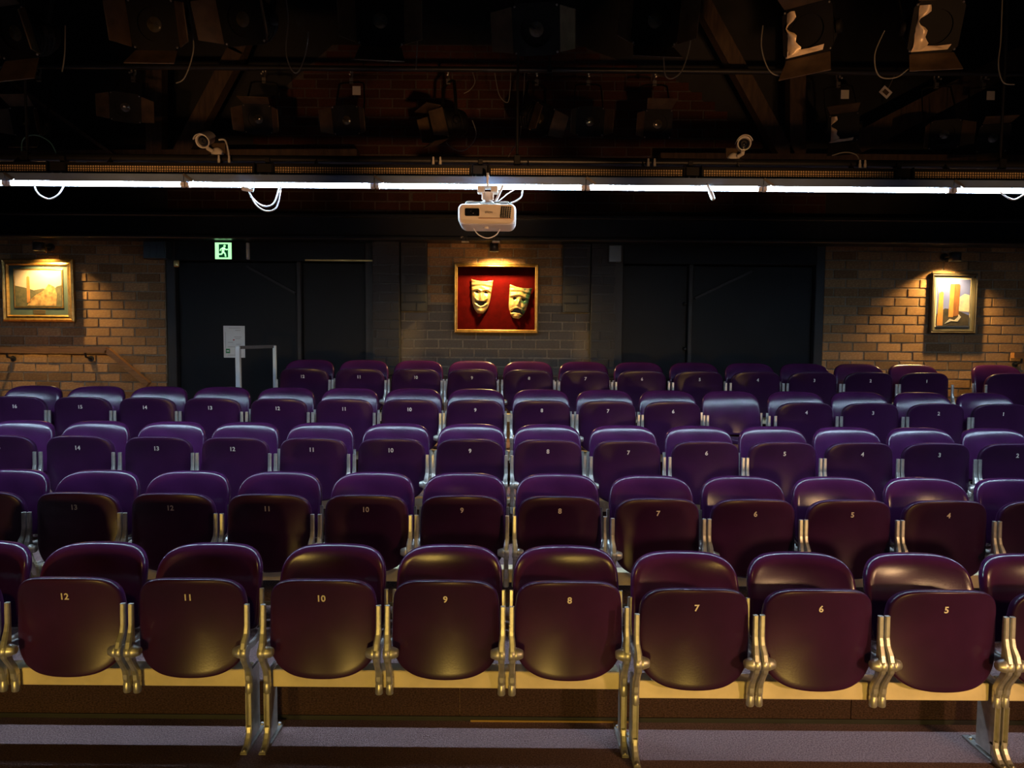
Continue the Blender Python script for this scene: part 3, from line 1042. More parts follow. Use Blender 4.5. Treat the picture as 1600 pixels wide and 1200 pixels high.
zc_l = 246
truss('roof_truss', 'dark timber roof truss members behind the lanterns on the landscape painting side',
      [member((-80, 251), (560, 249), .16, .14), member((245, 60), (245, 243), .15, .12), member((372, 80), (285, 243), .15, .12), member((-30, 95), (205, 262), .03, .03, TRY - .12),
       (P(245, 70, TRY), Vector((P(245, 70, TRY).x, TRY, CEIL)), .15, .12), (P(371, 84, TRY), P(440, -90, TRY), .15, .12)])
truss('roof_truss', 'dark timber roof truss with long diagonal braces on the column photograph side',
      [member((1030, 255), (1680, 259), .16, .14), member((1243, 60), (1243, 245), .15, .12), member((1060, -60), (1228, 247), .14, .12), member((1335, 226), (1640, 68), .20, .12),
       (P(1243, 70, TRY), Vector((P(1243, 70, TRY).x, TRY, CEIL)), .15, .12)])


def lantern(px, py, Y, aim, size, label, bar, group=None, bright=False, flaps=(1, 1, 1, 1), spread=35, tagcard=False):
    """Fresnel stage lantern: housing, lens, colour frame, barn doors, yoke and hook clamp"""
    c = P(px, py, Y)
    t = empty('stage_lantern', c); tag(t, label, 'stage light', group)
    z = Vector(aim).normalized()
    M = z.to_track_quat('Z', 'Y').to_matrix().to_4x4()
    s = size
    # housing along -z of M
    mb = MB()
    mb.lathe([(.40 * s, -.03 * s), (.43 * s, -.06 * s), (.43 * s, -.70 * s), (.36 * s, -.86 * s), (.18 * s, -.92 * s), (0, -.92 * s)], M, 18)
    for k in range(4):
        mb.lathe([(.43 * s, -.20 * s - k * .12 * s), (.465 * s, -.21 * s - k * .12 * s), (.465 * s, -.24 * s - k * .12 * s), (.43 * s, -.25 * s - k * .12 * s)], M, 18)
    mb.build('housing', LANTBLACK, t)
    # square colour frame with a round opening
    n = 24; vs = []; fs = []
    for zz in (-.03 * s, .03 * s):
        for k in range(n):
            a = 2 * math.pi * (k + .5) / n
            vs.append((.33 * s * math.cos(a), .33 * s * math.sin(a), zz))
        for k in range(n):
            a = 2 * math.pi * (k + .5) / n
            m_ = max(abs(math.cos(a)), abs(math.sin(a)))
            vs.append((.5 * s * math.cos(a) / m_, .5 * s * math.sin(a) / m_, zz))
    for k in range(n):
        j = (k + 1) % n
        fs += [(k, j, n + j, n + k), (2 * n + k, 3 * n + k, 3 * n + j, 2 * n + j), (n + k, n + j, 3 * n + j, 3 * n + k), (k, 2 * n + k, 2 * n + j, j)]
    fr = MB().add(vs, fs, False, M).build('colour_frame', LANTBLACK, t)
    bl = MB()
    for (a, b) in ((-1, -1), (1, -1), (1, 1), (-1, 1)):
        bl.lathe([(.025 * s, .03 * s), (.02 * s, .05 * s), (0, .055 * s)], M @ Matrix.Translation((a * .44 * s, b * .44 * s, 0)), 8)
    bl.build('rivets', STEEL, fr)['kind'] = 'stuff'
    if bright:
        # bent reflector strip in the mouth, with a lower lip, coloured as if catching light
        vs = []; fs = []; nn = 14
        for j in range(nn + 1):
            v = j / nn
            y = (-.42 + .84 * v) * s
            w = (.16 + .10 * math.sin(v * 7.3) + .06 * math.sin(v * 17)) * s
            for i in range(5):
                x = -.40 * s + w * i / 4
                vs.append((x, y, (.05 + .10 * math.sin(math.pi * i / 5) + .03 * math.sin(v * 11 + i)) * s))
        for j in range(nn):
            for i in range(4): fs.append((j * 5 + i, j * 5 + i + 1, j * 5 + i + 6, j * 5 + i + 5))
        MB().add(vs, fs, True, M).build('reflector', BRIGHTREF, t)
        MB().add([(-.42 * s, -.46 * s, .05 * s), (.30 * s, -.44 * s, .05 * s), (.34 * s, -.34 * s, .10 * s), (.05 * s, -.36 * s, .13 * s), (-.40 * s, -.33 * s, .10 * s)], [(0, 1, 2, 3, 4)], False, M).build('lip', BRIGHTREF, t)
    lens = MB().lathe([(.335 * s, -.10 * s), (.33 * s, -.085 * s), (.30 * s, -.06 * s), (.28 * s, -.07 * s), (.22 * s, -.035 * s), (.20 * s, -.05 * s), (.13 * s, -.02 * s), (.06 * s, -.008 * s), (0, -.004 * s)],
                      M @ Matrix.Translation((0, 0, -.12 * s if bright else 0)), 24)
    lens.build('lens', DARKGLASS if bright else LENSM, t)
    # barn doors
    for k, on in enumerate(flaps):
        if not on: continue
        ang = math.radians(spread + random.uniform(-14, 14))
        Mk = M @ Matrix.Rotation(math.radians(90 * k), 4, 'Z') @ Matrix.Translation((.5 * s, 0, .04 * s)) @ Matrix.Rotation(ang, 4, 'Y')
        mbk = MB()
        w0, w1, L, th = .44 * s, (.52 if k % 2 else .36) * s, .52 * s, .006
        mbk.add([(0, -w0, 0), (0, w0, 0), (0, w1, L), (0, -w1, L), (th, -w0, 0), (th, w0, 0), (th, w1, L), (th, -w1, L)],
                [(0, 1, 2, 3), (7, 6, 5, 4), (0, 4, 5, 1), (1, 5, 6, 2), (2, 6, 7, 3), (3, 7, 4, 0)], False, Mk)
        mbk.build('barn_door', FLAP, t)
    # yoke: U round the housing, up to the bar
    top = Vector((0, (bar[0] - c.y) * 1.0, bar[1] - c.z))
    pivot = M @ Vector((0, 0, -.35 * s))
    rx = Vector((0, 0, 1)).cross(z); rx.z = 0
    rx = rx.normalized() if rx.length > 1e-3 else Vector((1, 0, 0))
    ytop = Vector((pivot.x * .6, top.y, top.z - .10))
    y = MB()
    for e in (-1, 1):
        pth = [pivot + rx * (e * .50 * s), pivot + rx * (e * .52 * s) + (ytop - pivot) * .55, ytop + rx * (e * .46 * s), ytop + rx * (e * .30 * s) + Vector((0, 0, .012)), ytop + Vector((0, 0, .012))]
        for a, b in zip(pth[:-1], pth[1:]): y.bar(a, b, .028, .006, rx if abs((b - a).normalized().dot(rx)) < .7 else (0, 0, 1))
        y.lathe([(.035, 0), (.035, .02), (.015, .026)], Matrix.Translation(pivot + rx * (e * .50 * s)) @ (rx * e).to_track_quat('Z', 'Y').to_matrix().to_4x4(), 10)
    y.build('yoke', LANTBLACK, t)
    k = MB()
    tx = Vector((ytop.x, top.y, top.z))
    hook = [tx + Vector((0, .034 * math.cos(a), .034 * math.sin(a))) for a in [math.radians(-60 + 24 * i) for i in range(13)]]
    k.tube([tx + Vector((0, .0, -.095)), tx + Vector((0, .017, -.06))] + hook, .009, 8)
    k.tube([tx + Vector((-.0, -.07, -.045)), tx + Vector((0, -.02, -.02))], .007, 8)
    k.box(tx.x - .016, tx.x + .016, tx.y - .012, tx.y + .012, tx.z - .10, tx.z - .055)
    k.build('hook_clamp', STEEL, t)
    if tagcard:
        p = Vector((ytop.x + .05, top.y - .03, top.z - .16))
        MB().box(p.x - .035, p.x + .035, p.y, p.y + .002, p.z - .045, p.z + .03).build('tag_card', WHITEPL, t)
    return t


UB = (UY + .08, up_z); DB = (DY + .08, dn_z)
U = [(22, 52, (-.25, -1, -.42), 'stage lantern of the upper row hanging before the thin diagonal stay', False, (1, 1, 1, 1)),
     (240, 38, (.02, -1, -.30), 'stage lantern of the upper row with olive lens above the upright timber post', False, (1, 1, 1, 1)),
     (378, 30, (-.22, -1, -.36), 'stage lantern of the upper row above the short timber diagonal', False, (1, 1, 1, 0)),
     (594, 32, (.10, -1, -.32), 'stage lantern of the upper row with one wide brown flap beside the hanging rope', False, (1, 1, 1, 1)),
     (838, 46, (-.12, -1, -.50), 'stage lantern of the upper row tipped steeply down with two narrow flaps', False, (1, 0, 1, 0)),
     (1024, 32, (.08, -1, -.30), 'stage lantern of the upper row with a yellow lens beside the long diagonal brace', False, (1, 1, 1, 1)),
     (1262, 48, (-.75, -1, -.30), 'open stage lantern of the upper row turned aside, showing a shiny slanted reflector', True, (0, 1, 0, 1)),
     (1462, 42, (-.15, -1, -.42), 'open stage lantern of the upper row with a crumpled shiny reflector above the column photograph', True, (0, 1, 0, 1))]
for (x, y, a, lb, br, fl) in U:
    lantern(x, y, UY - .10, a, .25, lb, UB, 'upper row of stage lanterns', br, fl)
Dn = [(40, 190, (-.05, -1, -.25), 'stage lantern of the lower row above the landscape painting', (1, 1, 1, 1), 0),
      (196, 168, (.5, -1, -.45), 'dark stage lantern of the lower row before the timber post, lens turned away', (1, 0, 1, 0), 0),
      (403, 186, (.1, -1, -.35), 'stage lantern of the lower row behind the left-turned security camera', (1, 1, 1, 0), 0),
      (541, 188, (-.12, -1, -.30), 'stage lantern of the lower row with a white tag on its yoke', (1, 0, 1, 0), 1),
      (922, 190, (.05, -1, -.28), 'stage lantern of the lower row with amber-brown lens before the brick gable', (1, 0, 1, 0), 0),
      (1028, 194, (.02, -1, -.30), 'stage lantern of the lower row beside the long brace, yellow lens, narrow flap', (0, 1, 1, 0), 0),
      (1318, 200, (-.5, -1, -.35), 'stage lantern of the lower row hanging in the crook of two timber braces', (0, 1, 0, 1), 1),
      (1476, 210, (-.35, -1, -.35), 'dark stage lantern of the lower row above the column photograph', (1, 0, 1, 0), 0),
      (1552, 216, (-.25, -1, -.42), 'stage lantern of the lower row hung beside the one above the column photograph', (0, 1, 0, 1), 1)]
for (x, y, a, lb, fl, tg) in Dn:
    lantern(x, y, DY - .10, a, .24, lb, DB, 'lower row of stage lanterns', x == 1318, fl, tagcard=bool(tg))
lantern(688, 196, DY - .15, (-1, -.55, -.32), .26, 'big stage lantern of the lower row pointing sideways with a brown square flap', DB, 'lower row of stage lanterns', False, (1, 1, 1, 1), 8)
lantern(846, 186, DY - .12, (.8, -.7, -.45), .25, 'black stage lantern of the lower row pointing sideways above the projector', DB, 'lower row of stage lanterns', False, (1, 0, 1, 0), 20)

# rig cables
CB = 'cables of the lighting rig'
for (pts, Y, lb) in (
        ([(446, -10), (450, 30), (447, 80), (455, 108), (466, 112), (477, 85), (482, 50)], UY, 'thin grey cable loop hanging right of the lantern above the short timber diagonal'),
        ([(292, -10), (302, 60), (300, 90), (288, 122), (275, 130)], UY, 'thin grey cable drooping beside the olive-lensed lantern'),
        ([(102, 40), (101, 85), (97, 112)], UY, 'thin grey cable hanging straight beside the thin diagonal stay'),
        ([(652, -20), (653, 40), (650, 108)], UY + .1, 'thin tan rope hanging straight beside the lantern with one wide brown flap'),
        ([(1078, -10), (1080, 55), (1068, 105), (1052, 122), (1040, 118), (1037, 90)], UY, 'thin grey cable curling below the yellow-lensed upper lantern'),
        ([(1192, 40), (1190, 75), (1202, 110), (1222, 118), (1243, 105), (1252, 92)], UY, 'thin grey cable looping under the slanted-reflector lantern'),
        ([(1382, 48), (1367, 85), (1373, 118), (1400, 121), (1425, 102), (1440, 86)], UY, 'thin grey cable looping under the crumpled-reflector lantern'),
        ([(1568, -72), (1564, 56), (1560, 100), (1567, 128), (1585, 132)], UY, 'thin grey cable hanging at the far side of the crumpled-reflector lantern'),
        ([(738, 112), (742, 128), (735, 140), (725, 146)], DY, 'pale wire hanging from the lower bar over the sideways lantern'),
        ([(798, 112), (797, 140), (793, 160), (780, 148), (773, 114)], DY, 'pale wire loop hanging from the lower bar above the projector'),
        ([(738, 188), (744, 210), (735, 228), (720, 236), (704, 230), (697, 222)], DY - .3, 'thin silver safety wire curling under the sideways lantern with brown flap'),
        ([(792, 250), (800, 234), (812, 214), (818, 150), (820, 111)], DY, 'thin grey wire slanting up behind the LED battens above the projector'),
        ([(34, 240), (36, 218), (55, 211), (78, 222), (90, 245)], LY + .12, 'thin blue cable arching over the LED battens above the landscape painting'),
        ([(1300, 243), (1320, 238), (1338, 242), (1344, 256)], LY + .12, 'grey cable arching down to a plug on the LED batten below the timber braces')):
    blue = 'blue' in lb
    cable(pts, Y, .0035, mat('blue_cable', (.05, .16, .2), .5) if blue else GREYCABLE, lb, 'rig_cable', 'cable', CB)

# small tags on the upper bar area
for (x, y, rot, lb) in ((1384, 144, 40, 'small square white label card hung askew beneath the lower lighting bar'),
                        (127, 248, 4, 'small pale card standing on the LED battens above the landscape painting')):
    p = P(x, y, DY - .06 if y < 200 else LY + .10)
    s_ = .045 if y < 200 else .032
    t = empty('label_card', p, (0, math.radians(rot), 0)); tag(t, lb, 'card')
    MB().box(-s_, s_, 0, .003, -s_ * .8, s_ * .8).build('card', WHITEPL, t)
    MB().box(-s_ * .55, s_ * .55, -.001, 0, -s_ * .4, s_ * .4).build('print', FLAP, t)
    if y < 200: MB().tube([(0, .002, s_ * .6), (-.03, .05, dn_z - p.z)], .003, 6).build('string', GREYCABLE, t)

# twin sockets below the header beam
for (x, lb) in ((727, 'grey twin socket on the header beam, the one further from the right doors'), (775, 'grey twin socket on the header beam above the mask display')):
    p = P(x, 374, WALLY - .36)
    t = empty('twin_socket', p); tag(t, lb, 'socket', 'twin sockets on the header beam')
    MB().box(-.038, .038, 0, .03, -.032, -.012, c=.003).build('base', STEEL, t)
    for s in (-1, 1): MB().box(s * .019 - .014, s * .019 + .014, -.004, .02, -.012, .022, c=.003).build('outlet', SATBLACK, t)
    MB().box(-.044, -.02, .0, .004, .012, .028).build('tab', STEEL, t)
    MB().box(-.02, .02, .010, .02, -.03, .03).build('mounting_plate', SATBLACK, t)

# ------------------------------------------------------------------ things on the back wall
def spot_lamp(px, py, label, power, yoff=.16, target=None, r=.055, angle=125, mount=True):
    """black can lamp on a short arm above a picture; its own light sits in the mouth"""
    p = P(px, py, WALLY - yoff)
    t = empty('picture_lamp', p); tag(t, label, 'lamp', 'picture lamps')
    MB().lathe([(r * .85, .085), (r, .08), (r, .0), (r * .9, .0), (r * .86, .03), (r * .8, .045), (0, .045)], None, 20).build('lamp_can', SATBLACK, t)
    MB().lathe([(r * .80, .030), (r * .55, .016), (0, .012)], None, 18).build('bulb', mat('lit_bulb', (1, .8, .5), .5, emit=(1.0, .62, .22), estr=18), t)
    MB().tube([(0, .0, .06), (0, yoff + .0, .06)], .012, 10).build('arm', SATBLACK, t)
    MB().lathe([(.04, 0), (.04, .012), (.03, .016)], Matrix.Translation((0, yoff - .016, .06)) @ Matrix.Rotation(math.radians(90), 4, 'X'), 16).build('wall_plate', SATBLACK, t)
    tg = target or (p.x, WALLY - .02, p.z - .9)
    spot('picture_lamp_light', p + Vector((0, 0, .006)), tg, power, (1.0, 0.64, 0.22), angle, 0.7, .025)
    return t


def frame_mb(w, h, fw, depth, prof=None):
    """mitred picture frame about the origin, front at y=-depth"""
    prof = prof or [(0, 0), (0, -depth * .7), (.25, -depth), (.55, -depth * .8), (.8, -depth * .9), (1.0, -depth * .55), (1.0, 0)]
    vs = []; fs = []
    m = len(prof)
    for (sx, sz) in ((-1, -1), (1, -1), (1, 1), (-1, 1)):
        for (u, y) in prof:
            vs.append((sx * (w / 2 - u * fw), y, sz * (h / 2 - u * fw)))
    for c in range(4):
        d = (c + 1) % 4
        for i in range(m - 1):
            fs.append((c * m + i, d * m + i, d * m + i + 1, c * m + i + 1))
    return MB().add(vs, fs)


PF = WALLY - .016      # brick face


def art_plane(mb_list, parent):
    for (nm, mb, m) in mb_list: mb.build(nm, m, parent)


# landscape painting, gilt frame
tl, br = W(7, 405), W(121, 503)
cx, cz = (tl.x + br.x) / 2, (tl.z + br.z) / 2; w, h = br.x - tl.x, tl.z - br.z
t = empty('painting', (cx, PF, cz)); tag(t, 'gilt framed landscape painting of ruins with green mount on the brick wall', 'painting')
frame_mb(w, h, .066, .05).build('frame', GOLD, t)
MB().box(-w / 2 + .02, w / 2 - .02, -.018, -.002, -h / 2 + .02, h / 2 - .02).build('mount_board', mat('teal_mount', (.045, .075, .062), .7, var=.15), t)
aw, ah = w * .325, h * .29
z0 = h * .03


def art(parent, name, m, poly, y): 
    return MB().prism(poly, y - .0012, y).build(name, m, parent)


canvas = MB().box(-aw, aw, -.024, -.0185, z0 - ah, z0 + ah).build('canvas', mat('painted_sky', (.34, .27, .20), .8, scale=5, color2=(.46, .37, .27)), t)
art(canvas, 'painted_trees', mat('painted_trees', (.03, .035, .018), .8, scale=20, color2=(.11, .09, .04)),
    [(-aw, z0 - ah), (aw, z0 - ah), (aw, z0 + ah * .2), (aw * .8, z0 + ah * .12), (aw * .6, z0 - .1 * ah), (aw * .2, z0 - .0 * ah), (-.2 * aw, z0 - .1 * ah), (-.6 * aw, z0 + .05 * ah), (-aw, z0 + .15 * ah)], -.0242)
art(canvas, 'painted_column', mat('painted_ochre', (.24, .09, .02), .8, scale=20, color2=(.34, .16, .04)),
    [(-aw * .50, z0 - .8 * ah), (-aw * .36, z0 - .8 * ah), (-aw * .37, z0 + .62 * ah), (-aw * .43, z0 + .68 * ah), (-aw * .49, z0 + .62 * ah)], -.0256)
art(canvas, 'painted_rock', mat('painted_rock', (.14, .075, .025), .8, scale=25, color2=(.42, .26, .09)),
    [(-aw * .5, z0 - ah * .95), (aw * .75, z0 - ah * .95), (aw * .8, z0 - .3 * ah), (aw * .7, z0 + .1 * ah), (aw * .45, z0 + .25 * ah), (aw * .25, z0 - .1 * ah), (-aw * .1, z0 - .35 * ah), (-aw * .3, z0 - .55 * ah)], -.0256)
frame_mb(2 * aw + .03, 2 * ah + .03, .016, .006).build('fillet', GOLD, t).location = (0, -.0185, z0)
MB().box(-w * .085, w * .085, -.022, -.0185, -h * .375, -h * .315, c=.001).build('title_plaque', BRASS, t)
spot_lamp(61, 392, 'black can lamp above the gilt landscape painting', 130, .20)

# column photograph, dark frame
tl, br = W(1452, 427), W(1519, 521)
cx, cz = (tl.x + br.x) / 2, (tl.z + br.z) / 2; w, h = br.x - tl.x, tl.z - br.z
t = empty('framed_photograph', (cx, PF, cz)); tag(t, 'dark framed upright photograph of two stone columns against a blue sky', 'picture')
frame_mb(w, h, .03, .045).build('frame', DARKFRAME, t)
MB().box(-w / 2 + .02, w / 2 - .02, -.018, -.002, -h / 2 + .02, h / 2 - .02).build('mount_board', mat('olive_mount', (.10, .09, .06), .7, var=.1), t)
aw, ah = w * .355, h * .385
z0 = h * .01
MB().box(-aw - .012, aw + .012, -.0195, -.0182, z0 - ah - .012, z0 + ah + .012).build('mount_bevel', mat('pale_bevel', (.65, .55, .38), .6), t)
canvas = MB().box(-aw, aw, -.024, -.0196, z0 - ah, z0 + ah).build('photo_print', mat('print_sky', (.05, .07, .26), .6, scale=4, color2=(.11, .14, .36)), t)
CLD = mat('print_cloud', (.46, .40, .30), .7, scale=16, color2=(.20, .22, .26))
art(canvas, 'print_cloud', CLD, [(.1 * aw, z0 - .35 * ah), (aw, z0 - .4 * ah), (aw, z0 + .32 * ah), (.7 * aw, z0 + .38 * ah), (.4 * aw, z0 + .25 * ah), (.2 * aw, z0 + .05 * ah)], -.0242)
art(canvas, 'print_dark_ground', mat('print_ground', (.008, .007, .006), .7, scale=20, color2=(.04, .03, .02)),
    [(-aw, z0 - ah), (aw, z0 - ah), (aw, z0 - .55 * ah), (.5 * aw, z0 - .4 * ah), (0, z0 - .3 * ah), (-.5 * aw, z0 - .25 * ah), (-aw, z0 - .5 * ah)], -.0256)
COLM = mat('print_column', (.30, .12, .025), .7, scale=14, color2=(.42, .20, .05), stretch=(6, 6, 1))
COLD = mat('print_column_side', (.10, .035, .01), .7, scale=14, color2=(.20, .075, .02), stretch=(4, 4, 1))
art(canvas, 'print_column', COLM, [(-.98 * aw, z0 - ah), (-.62 * aw, z0 - ah), (-.62 * aw, z0 + .42 * ah), (-.72 * aw, z0 + .48 * ah), (-.9 * aw, z0 + .40 * ah)], -.0270)
art(canvas, 'print_column', COLM, [(-.28 * aw, z0 - .62 * ah), (0, z0 - .62 * ah), (.02 * aw, z0 + .80 * ah), (-.22 * aw, z0 + .80 * ah)], -.0270)
art(canvas, 'print_column_side', COLD, [(0, z0 - .6 * ah), (.34 * aw, z0 - .55 * ah), (.38 * aw, z0 + .74 * ah), (.3 * aw, z0 + .80 * ah), (.02 * aw, z0 + .80 * ah)], -.0270)
art(canvas, 'print_stones', CLD, [(-.5 * aw, z0 - .92 * ah), (-.1 * aw, z0 - .8 * ah), (.3 * aw, z0 - .82 * ah), (.5 * aw, z0 - .62 * ah), (.35 * aw, z0 - .5 * ah), (.3 * aw, z0 - .62 * ah), (.1 * aw, z0 - .76 * ah), (-.2 * aw, z0 - .7 * ah)], -.0284)
spot_lamp(1492, 408, 'black can lamp above the dark framed column photograph', 150, .20)

# mask display: red velvet box in a gilt frame
tl, br = W(711, 413), W(840, 521)
cx, cz = (tl.x + br.x) / 2, (tl.z + br.z) / 2; w, h = br.x - tl.x, tl.z - br.z
t = empty('display_box', (cx, PF, cz)); tag(t, 'gilt framed shadow box lined with red velvet holding two masks', 'display box')
MB().box(-w / 2 + .006, w / 2 - .006, -.010, -.001, -h / 2 + .006, h / 2 - .006).build('backboard', VELVET, t)
bx = MB()
D = .075
for s in (-1, 1):
    bx.box(s * (w / 2 - .008) - .006, s * (w / 2 - .008) + .006, -D, -.010, -h / 2, h / 2)
    bx.box(-w / 2 + .014, w / 2 - .014, -D, -.010, s * (h / 2 - .008) - .006, s * (h / 2 - .008) + .006)
bx.build('box_sides', mat('dark_box_wood', (.03, .018, .01), .6), t)
f = frame_mb(w, h, .034, .022).build('frame', GOLD, t); f.location = (0, -D, 0)
BOXC = Vector((cx, PF, cz))


def mask(px, py, wpx, hpx, rot, happy, label, mat_):
    p = P(px, py, PF - .012)
    s = (P(px + wpx / 2, py, PF).x - P(px - wpx / 2, py, PF).x) / 2
    hh_ = (P(px, py - hpx / 2, PF).z - P(px, py + hpx / 2, PF).z) / 2
    t = empty('theatre_mask', p, (0, math.radians(rot), 0)); tag(t, label, 'mask')
    NX, NZ = 40, 52
    pts = []; keep = {}
    for j in range(NZ + 1):
        v = 1 - 2 * j / NZ                      # 1 top .. -1 bottom
        half = 1.0 if v > .15 else max(.0, math.sqrt(max(0, 1 - ((.15 - v) / 1.18) ** 2)))
        half *= .86 + .14 * max(0, v)
        if v < .15: half = max(half * 1.0, .30 * (1 if v > -.99 else .9))
        for i in range(NX + 1):
            u = (2 * i / NX - 1)
            x = u * half
            z = v + (.10 * (u * u) - .07) * max(0, v) ** 2          # horned top edge
            d = .46 * math.sqrt(max(0, 1 - .86 * u * u)) * (1 - .25 * max(0, -v) ** 2)
            nose = .26 * math.exp(-((x) / .12) ** 2) * math.exp(-((v + .02) / .22) ** 2) + .10 * math.exp(-((abs(x) - .12) / .07) ** 2 - ((v + .14) / .07) ** 2)
            bcurve = v - (.44 - .25 * (abs(x) - .4) ** 2 * 2 if happy else .40 + .22 * (.5 - abs(x)))
            brow = .13 * math.exp(-(bcurve / .07) ** 2) * (1 if abs(x) < .85 else .4)
            crease = .05 * math.sin(v * 24 + 4 * abs(x)) * math.exp(-((v - .66) / .2) ** 2)
            cheek = .15 * math.exp(-((abs(x) - .50) / .20) ** 2 - ((v + (.02 if happy else .22)) / .2) ** 2)
            socket = -.14 * math.exp(-((abs(x) - .40) / .2) ** 2 - ((v - .24) / .13) ** 2)
            mc = (v + .42 - .55 * x * x) if happy else (v + .50 + .60 * x * x)
            lip = .11 * math.exp(-((abs(mc) - .17) / .05) ** 2) * (1 if abs(x) < .62 else 0)
            chin = .20 * math.exp(-(x / .24) ** 2 - ((v + .84) / .13) ** 2)
            pts.append((x * s, -(d + nose + brow + crease + cheek + socket + lip + chin) * s * .62, z * hh_))
            eye = ((abs(x) - .40) / .17) ** 2 + ((v - .22 - (.08 * (1 - ((abs(x) - .4) / .17) ** 2) if happy else -.10 * (abs(x) - .4))) / (.055 if happy else .075)) ** 2 < 1
            mouth = abs(mc) < .12 * (1 - (x / .60) ** 2) and abs(x) < .60
            keep[(i, j)] = not (eye or mouth)
    fs = []
    n = NX + 1
    for j in range(NZ):
        for i in range(NX):
            c = [keep[(i, j)], keep[(i + 1, j)], keep[(i, j + 1)], keep[(i + 1, j + 1)]]
            if sum(c) < 3: continue
            fs.append((j * n + i, (j + 1) * n + i, (j + 1) * n + i + 1, j * n + i + 1))
    o = MB().add(pts, fs, True).build('mask_face', mat_, t)
    sd = o.modifiers.new('thickness', 'SOLIDIFY'); sd.thickness = .006; sd.offset = -1
    MB().box(-.02, .02, -.02, .010, hh_ * .5, hh_ * .5 + .02).build('hanger', SATBLACK, t)
    MB().box(-s * .5, s * .5, -.006, -.002, -hh_ * .62, hh_ * .45).build('backing', BLACK, t)
    return t


GOLDMASK = mat('gilded_mask', (.62, .40, .13), .36, metal=.6, scale=7, color2=(.80, .58, .24), bump=.25, bscale=40)
GREENMASK = mat('verdigris_mask', (.62, .38, .13), .36, metal=.5, bump=.25, bscale=40)
_nt = GREENMASK.node_tree; _b = _nt.nodes['Principled BSDF']
_tc = _nt.nodes.new('ShaderNodeTexCoord'); _sx = _nt.nodes.new('ShaderNodeSeparateXYZ'); _nz = _nt.nodes.new('ShaderNodeTexNoise'); _ad = _nt.nodes.new('ShaderNodeMath'); _rp = _nt.nodes.new('ShaderNodeValToRGB')
_nz.inputs['Scale'].default_value = 22; _ad.operation = 'MULTIPLY_ADD'; _ad.inputs[1].default_value = 2.6
_nt.links.new(_tc.outputs['Object'], _sx.inputs[0]); _nt.links.new(_tc.outputs['Object'], _nz.inputs['Vector'])
_nt.links.new(_sx.outputs['X'], _ad.inputs[0]); _nt.links.new(_nz.outputs['Fac'], _ad.inputs[2]); _nt.links.new(_ad.outputs[0], _rp.inputs['Fac'])
_rp.color_ramp.elements[0].position = .46; _rp.color_ramp.elements[0].color = (.66, .42, .15, 1)
_rp.color_ramp.elements[1].position = .72; _rp.color_ramp.elements[1].color = (.05, .13, .06, 1)
_nt.links.new(_rp.outputs['Color'], _b.inputs['Base Color'])
mask(752, 464, 34, 52, 3, True, 'gilded laughing theatre mask on the red velvet', GOLDMASK)
mask(810, 473, 35, 50, 9, False, 'gilded weeping theatre mask with greenish patches on the red velvet', GREENMASK)
# lamp for the mask display hangs under the header beam
spot_lamp(772, 393, 'black can lamp above the mask display', 165, .22, target=(W(775, 480).x, WALLY - .1, W(775, 480).z - .3), r=.045, angle=150)

# oak handrails
def handrail(pts, label, brackets, kind_depth=.10):
    ps = [P(x, y, PF - kind_depth) for x, y in pts]
    o0 = ps[0]
    t = empty('handrail', o0); tag(t, label, 'handrail')
    for a, b in zip(ps[:-1], ps[1:]):
        mb = MB(); mb.bar(a - o0, b - o0, .055, .055)
        mb.build('rail', OAK, t)
    for x in brackets:
        q = P(x[0], x[1], PF - kind_depth) - o0
        mb = MB()
        mb.tube([q + Vector((0, 0, -.028)), q + Vector((0, .01, -.07)), q + Vector((0, kind_depth, -.09))], .011, 8)
        mb.lathe([(.03, 0), (.03, .010)], Matrix.Translation(q + Vector((0, kind_depth - .0, -.09))) @ Matrix.Rotation(math.radians(90), 4, 'X'), 12)
        mb.build('bracket', SATBLACK, t)


handrail([(-60, 547), (168, 547), (232, 601)], 'varnished oak handrail on the brick wall below the landscape painting, bending down', [(10, 547), (133, 547)])
handrail([(1582, 555), (1680, 557)], 'short end of an oak handrail on the brick wall beside the column photograph', [(1597, 556)])

# exit sign
tl, br = P(336, 379, WALLY - .10), P(362, 405, WALLY - .10)
cx, cz = (tl.x + br.x) / 2, (tl.z + br.z) / 2; w, h = br.x - tl.x, tl.z - br.z
t = empty('exit_sign', (cx, WALLY - .10, cz)); tag(t, 'lit green running man exit sign above the doors', 'exit sign')
MB().box(-w / 2 - .004, w / 2 + .004, 0, .10, -h / 2 - .004, h / 2 + .004, c=.003).build('sign_case', SATBLACK, t)
LITG = mat('lit_sign_pale', (.5, .9, .5), .5, emit=(.42, 1.0, .45), estr=1.3)
DKG = mat('lit_sign_dark', (.005, .05, .02), .5, emit=(.0, .10, .03), estr=.4)
MB().box(-w / 2, w / 2, -.004, -.0002, -h / 2, h / 2).build('lit_panel', LITG, t)
MB().box(-w * .26, w * .30, -.006, -.0042, -h * .40, h * .40).build('doorway_mark', DKG, t)
man = MB()


def limb(pts, r):
    for a, b in zip(pts[:-1], pts[1:]):
        a = Vector((a[0] * w, -.0068, a[1] * h)); b = Vector((b[0] * w, -.0068, b[1] * h))
        man.bar(a, b, r * w, .0012, (0, 1, 0))


man.lathe([(.075 * w, 0), (.075 * w, .0012)], Matrix.Translation((.09 * w, -.0062, .29 * h)) @ Matrix.Rotation(math.radians(90), 4, 'X'), 14)
limb([(.05, .20), (-.02, -.06)], .17)
limb([(.06, .17), (.19, .06), (.29, .10)], .07)
limb([(.02, .18), (-.13, .12), (-.19, .0)], .07)
limb([(-.01, -.06), (.12, -.16), (.15, -.36)], .09)
limb([(-.02, -.06), (-.08, -.20), (-.27, -.21)], .09)
man.build('running_man', LITG, t)

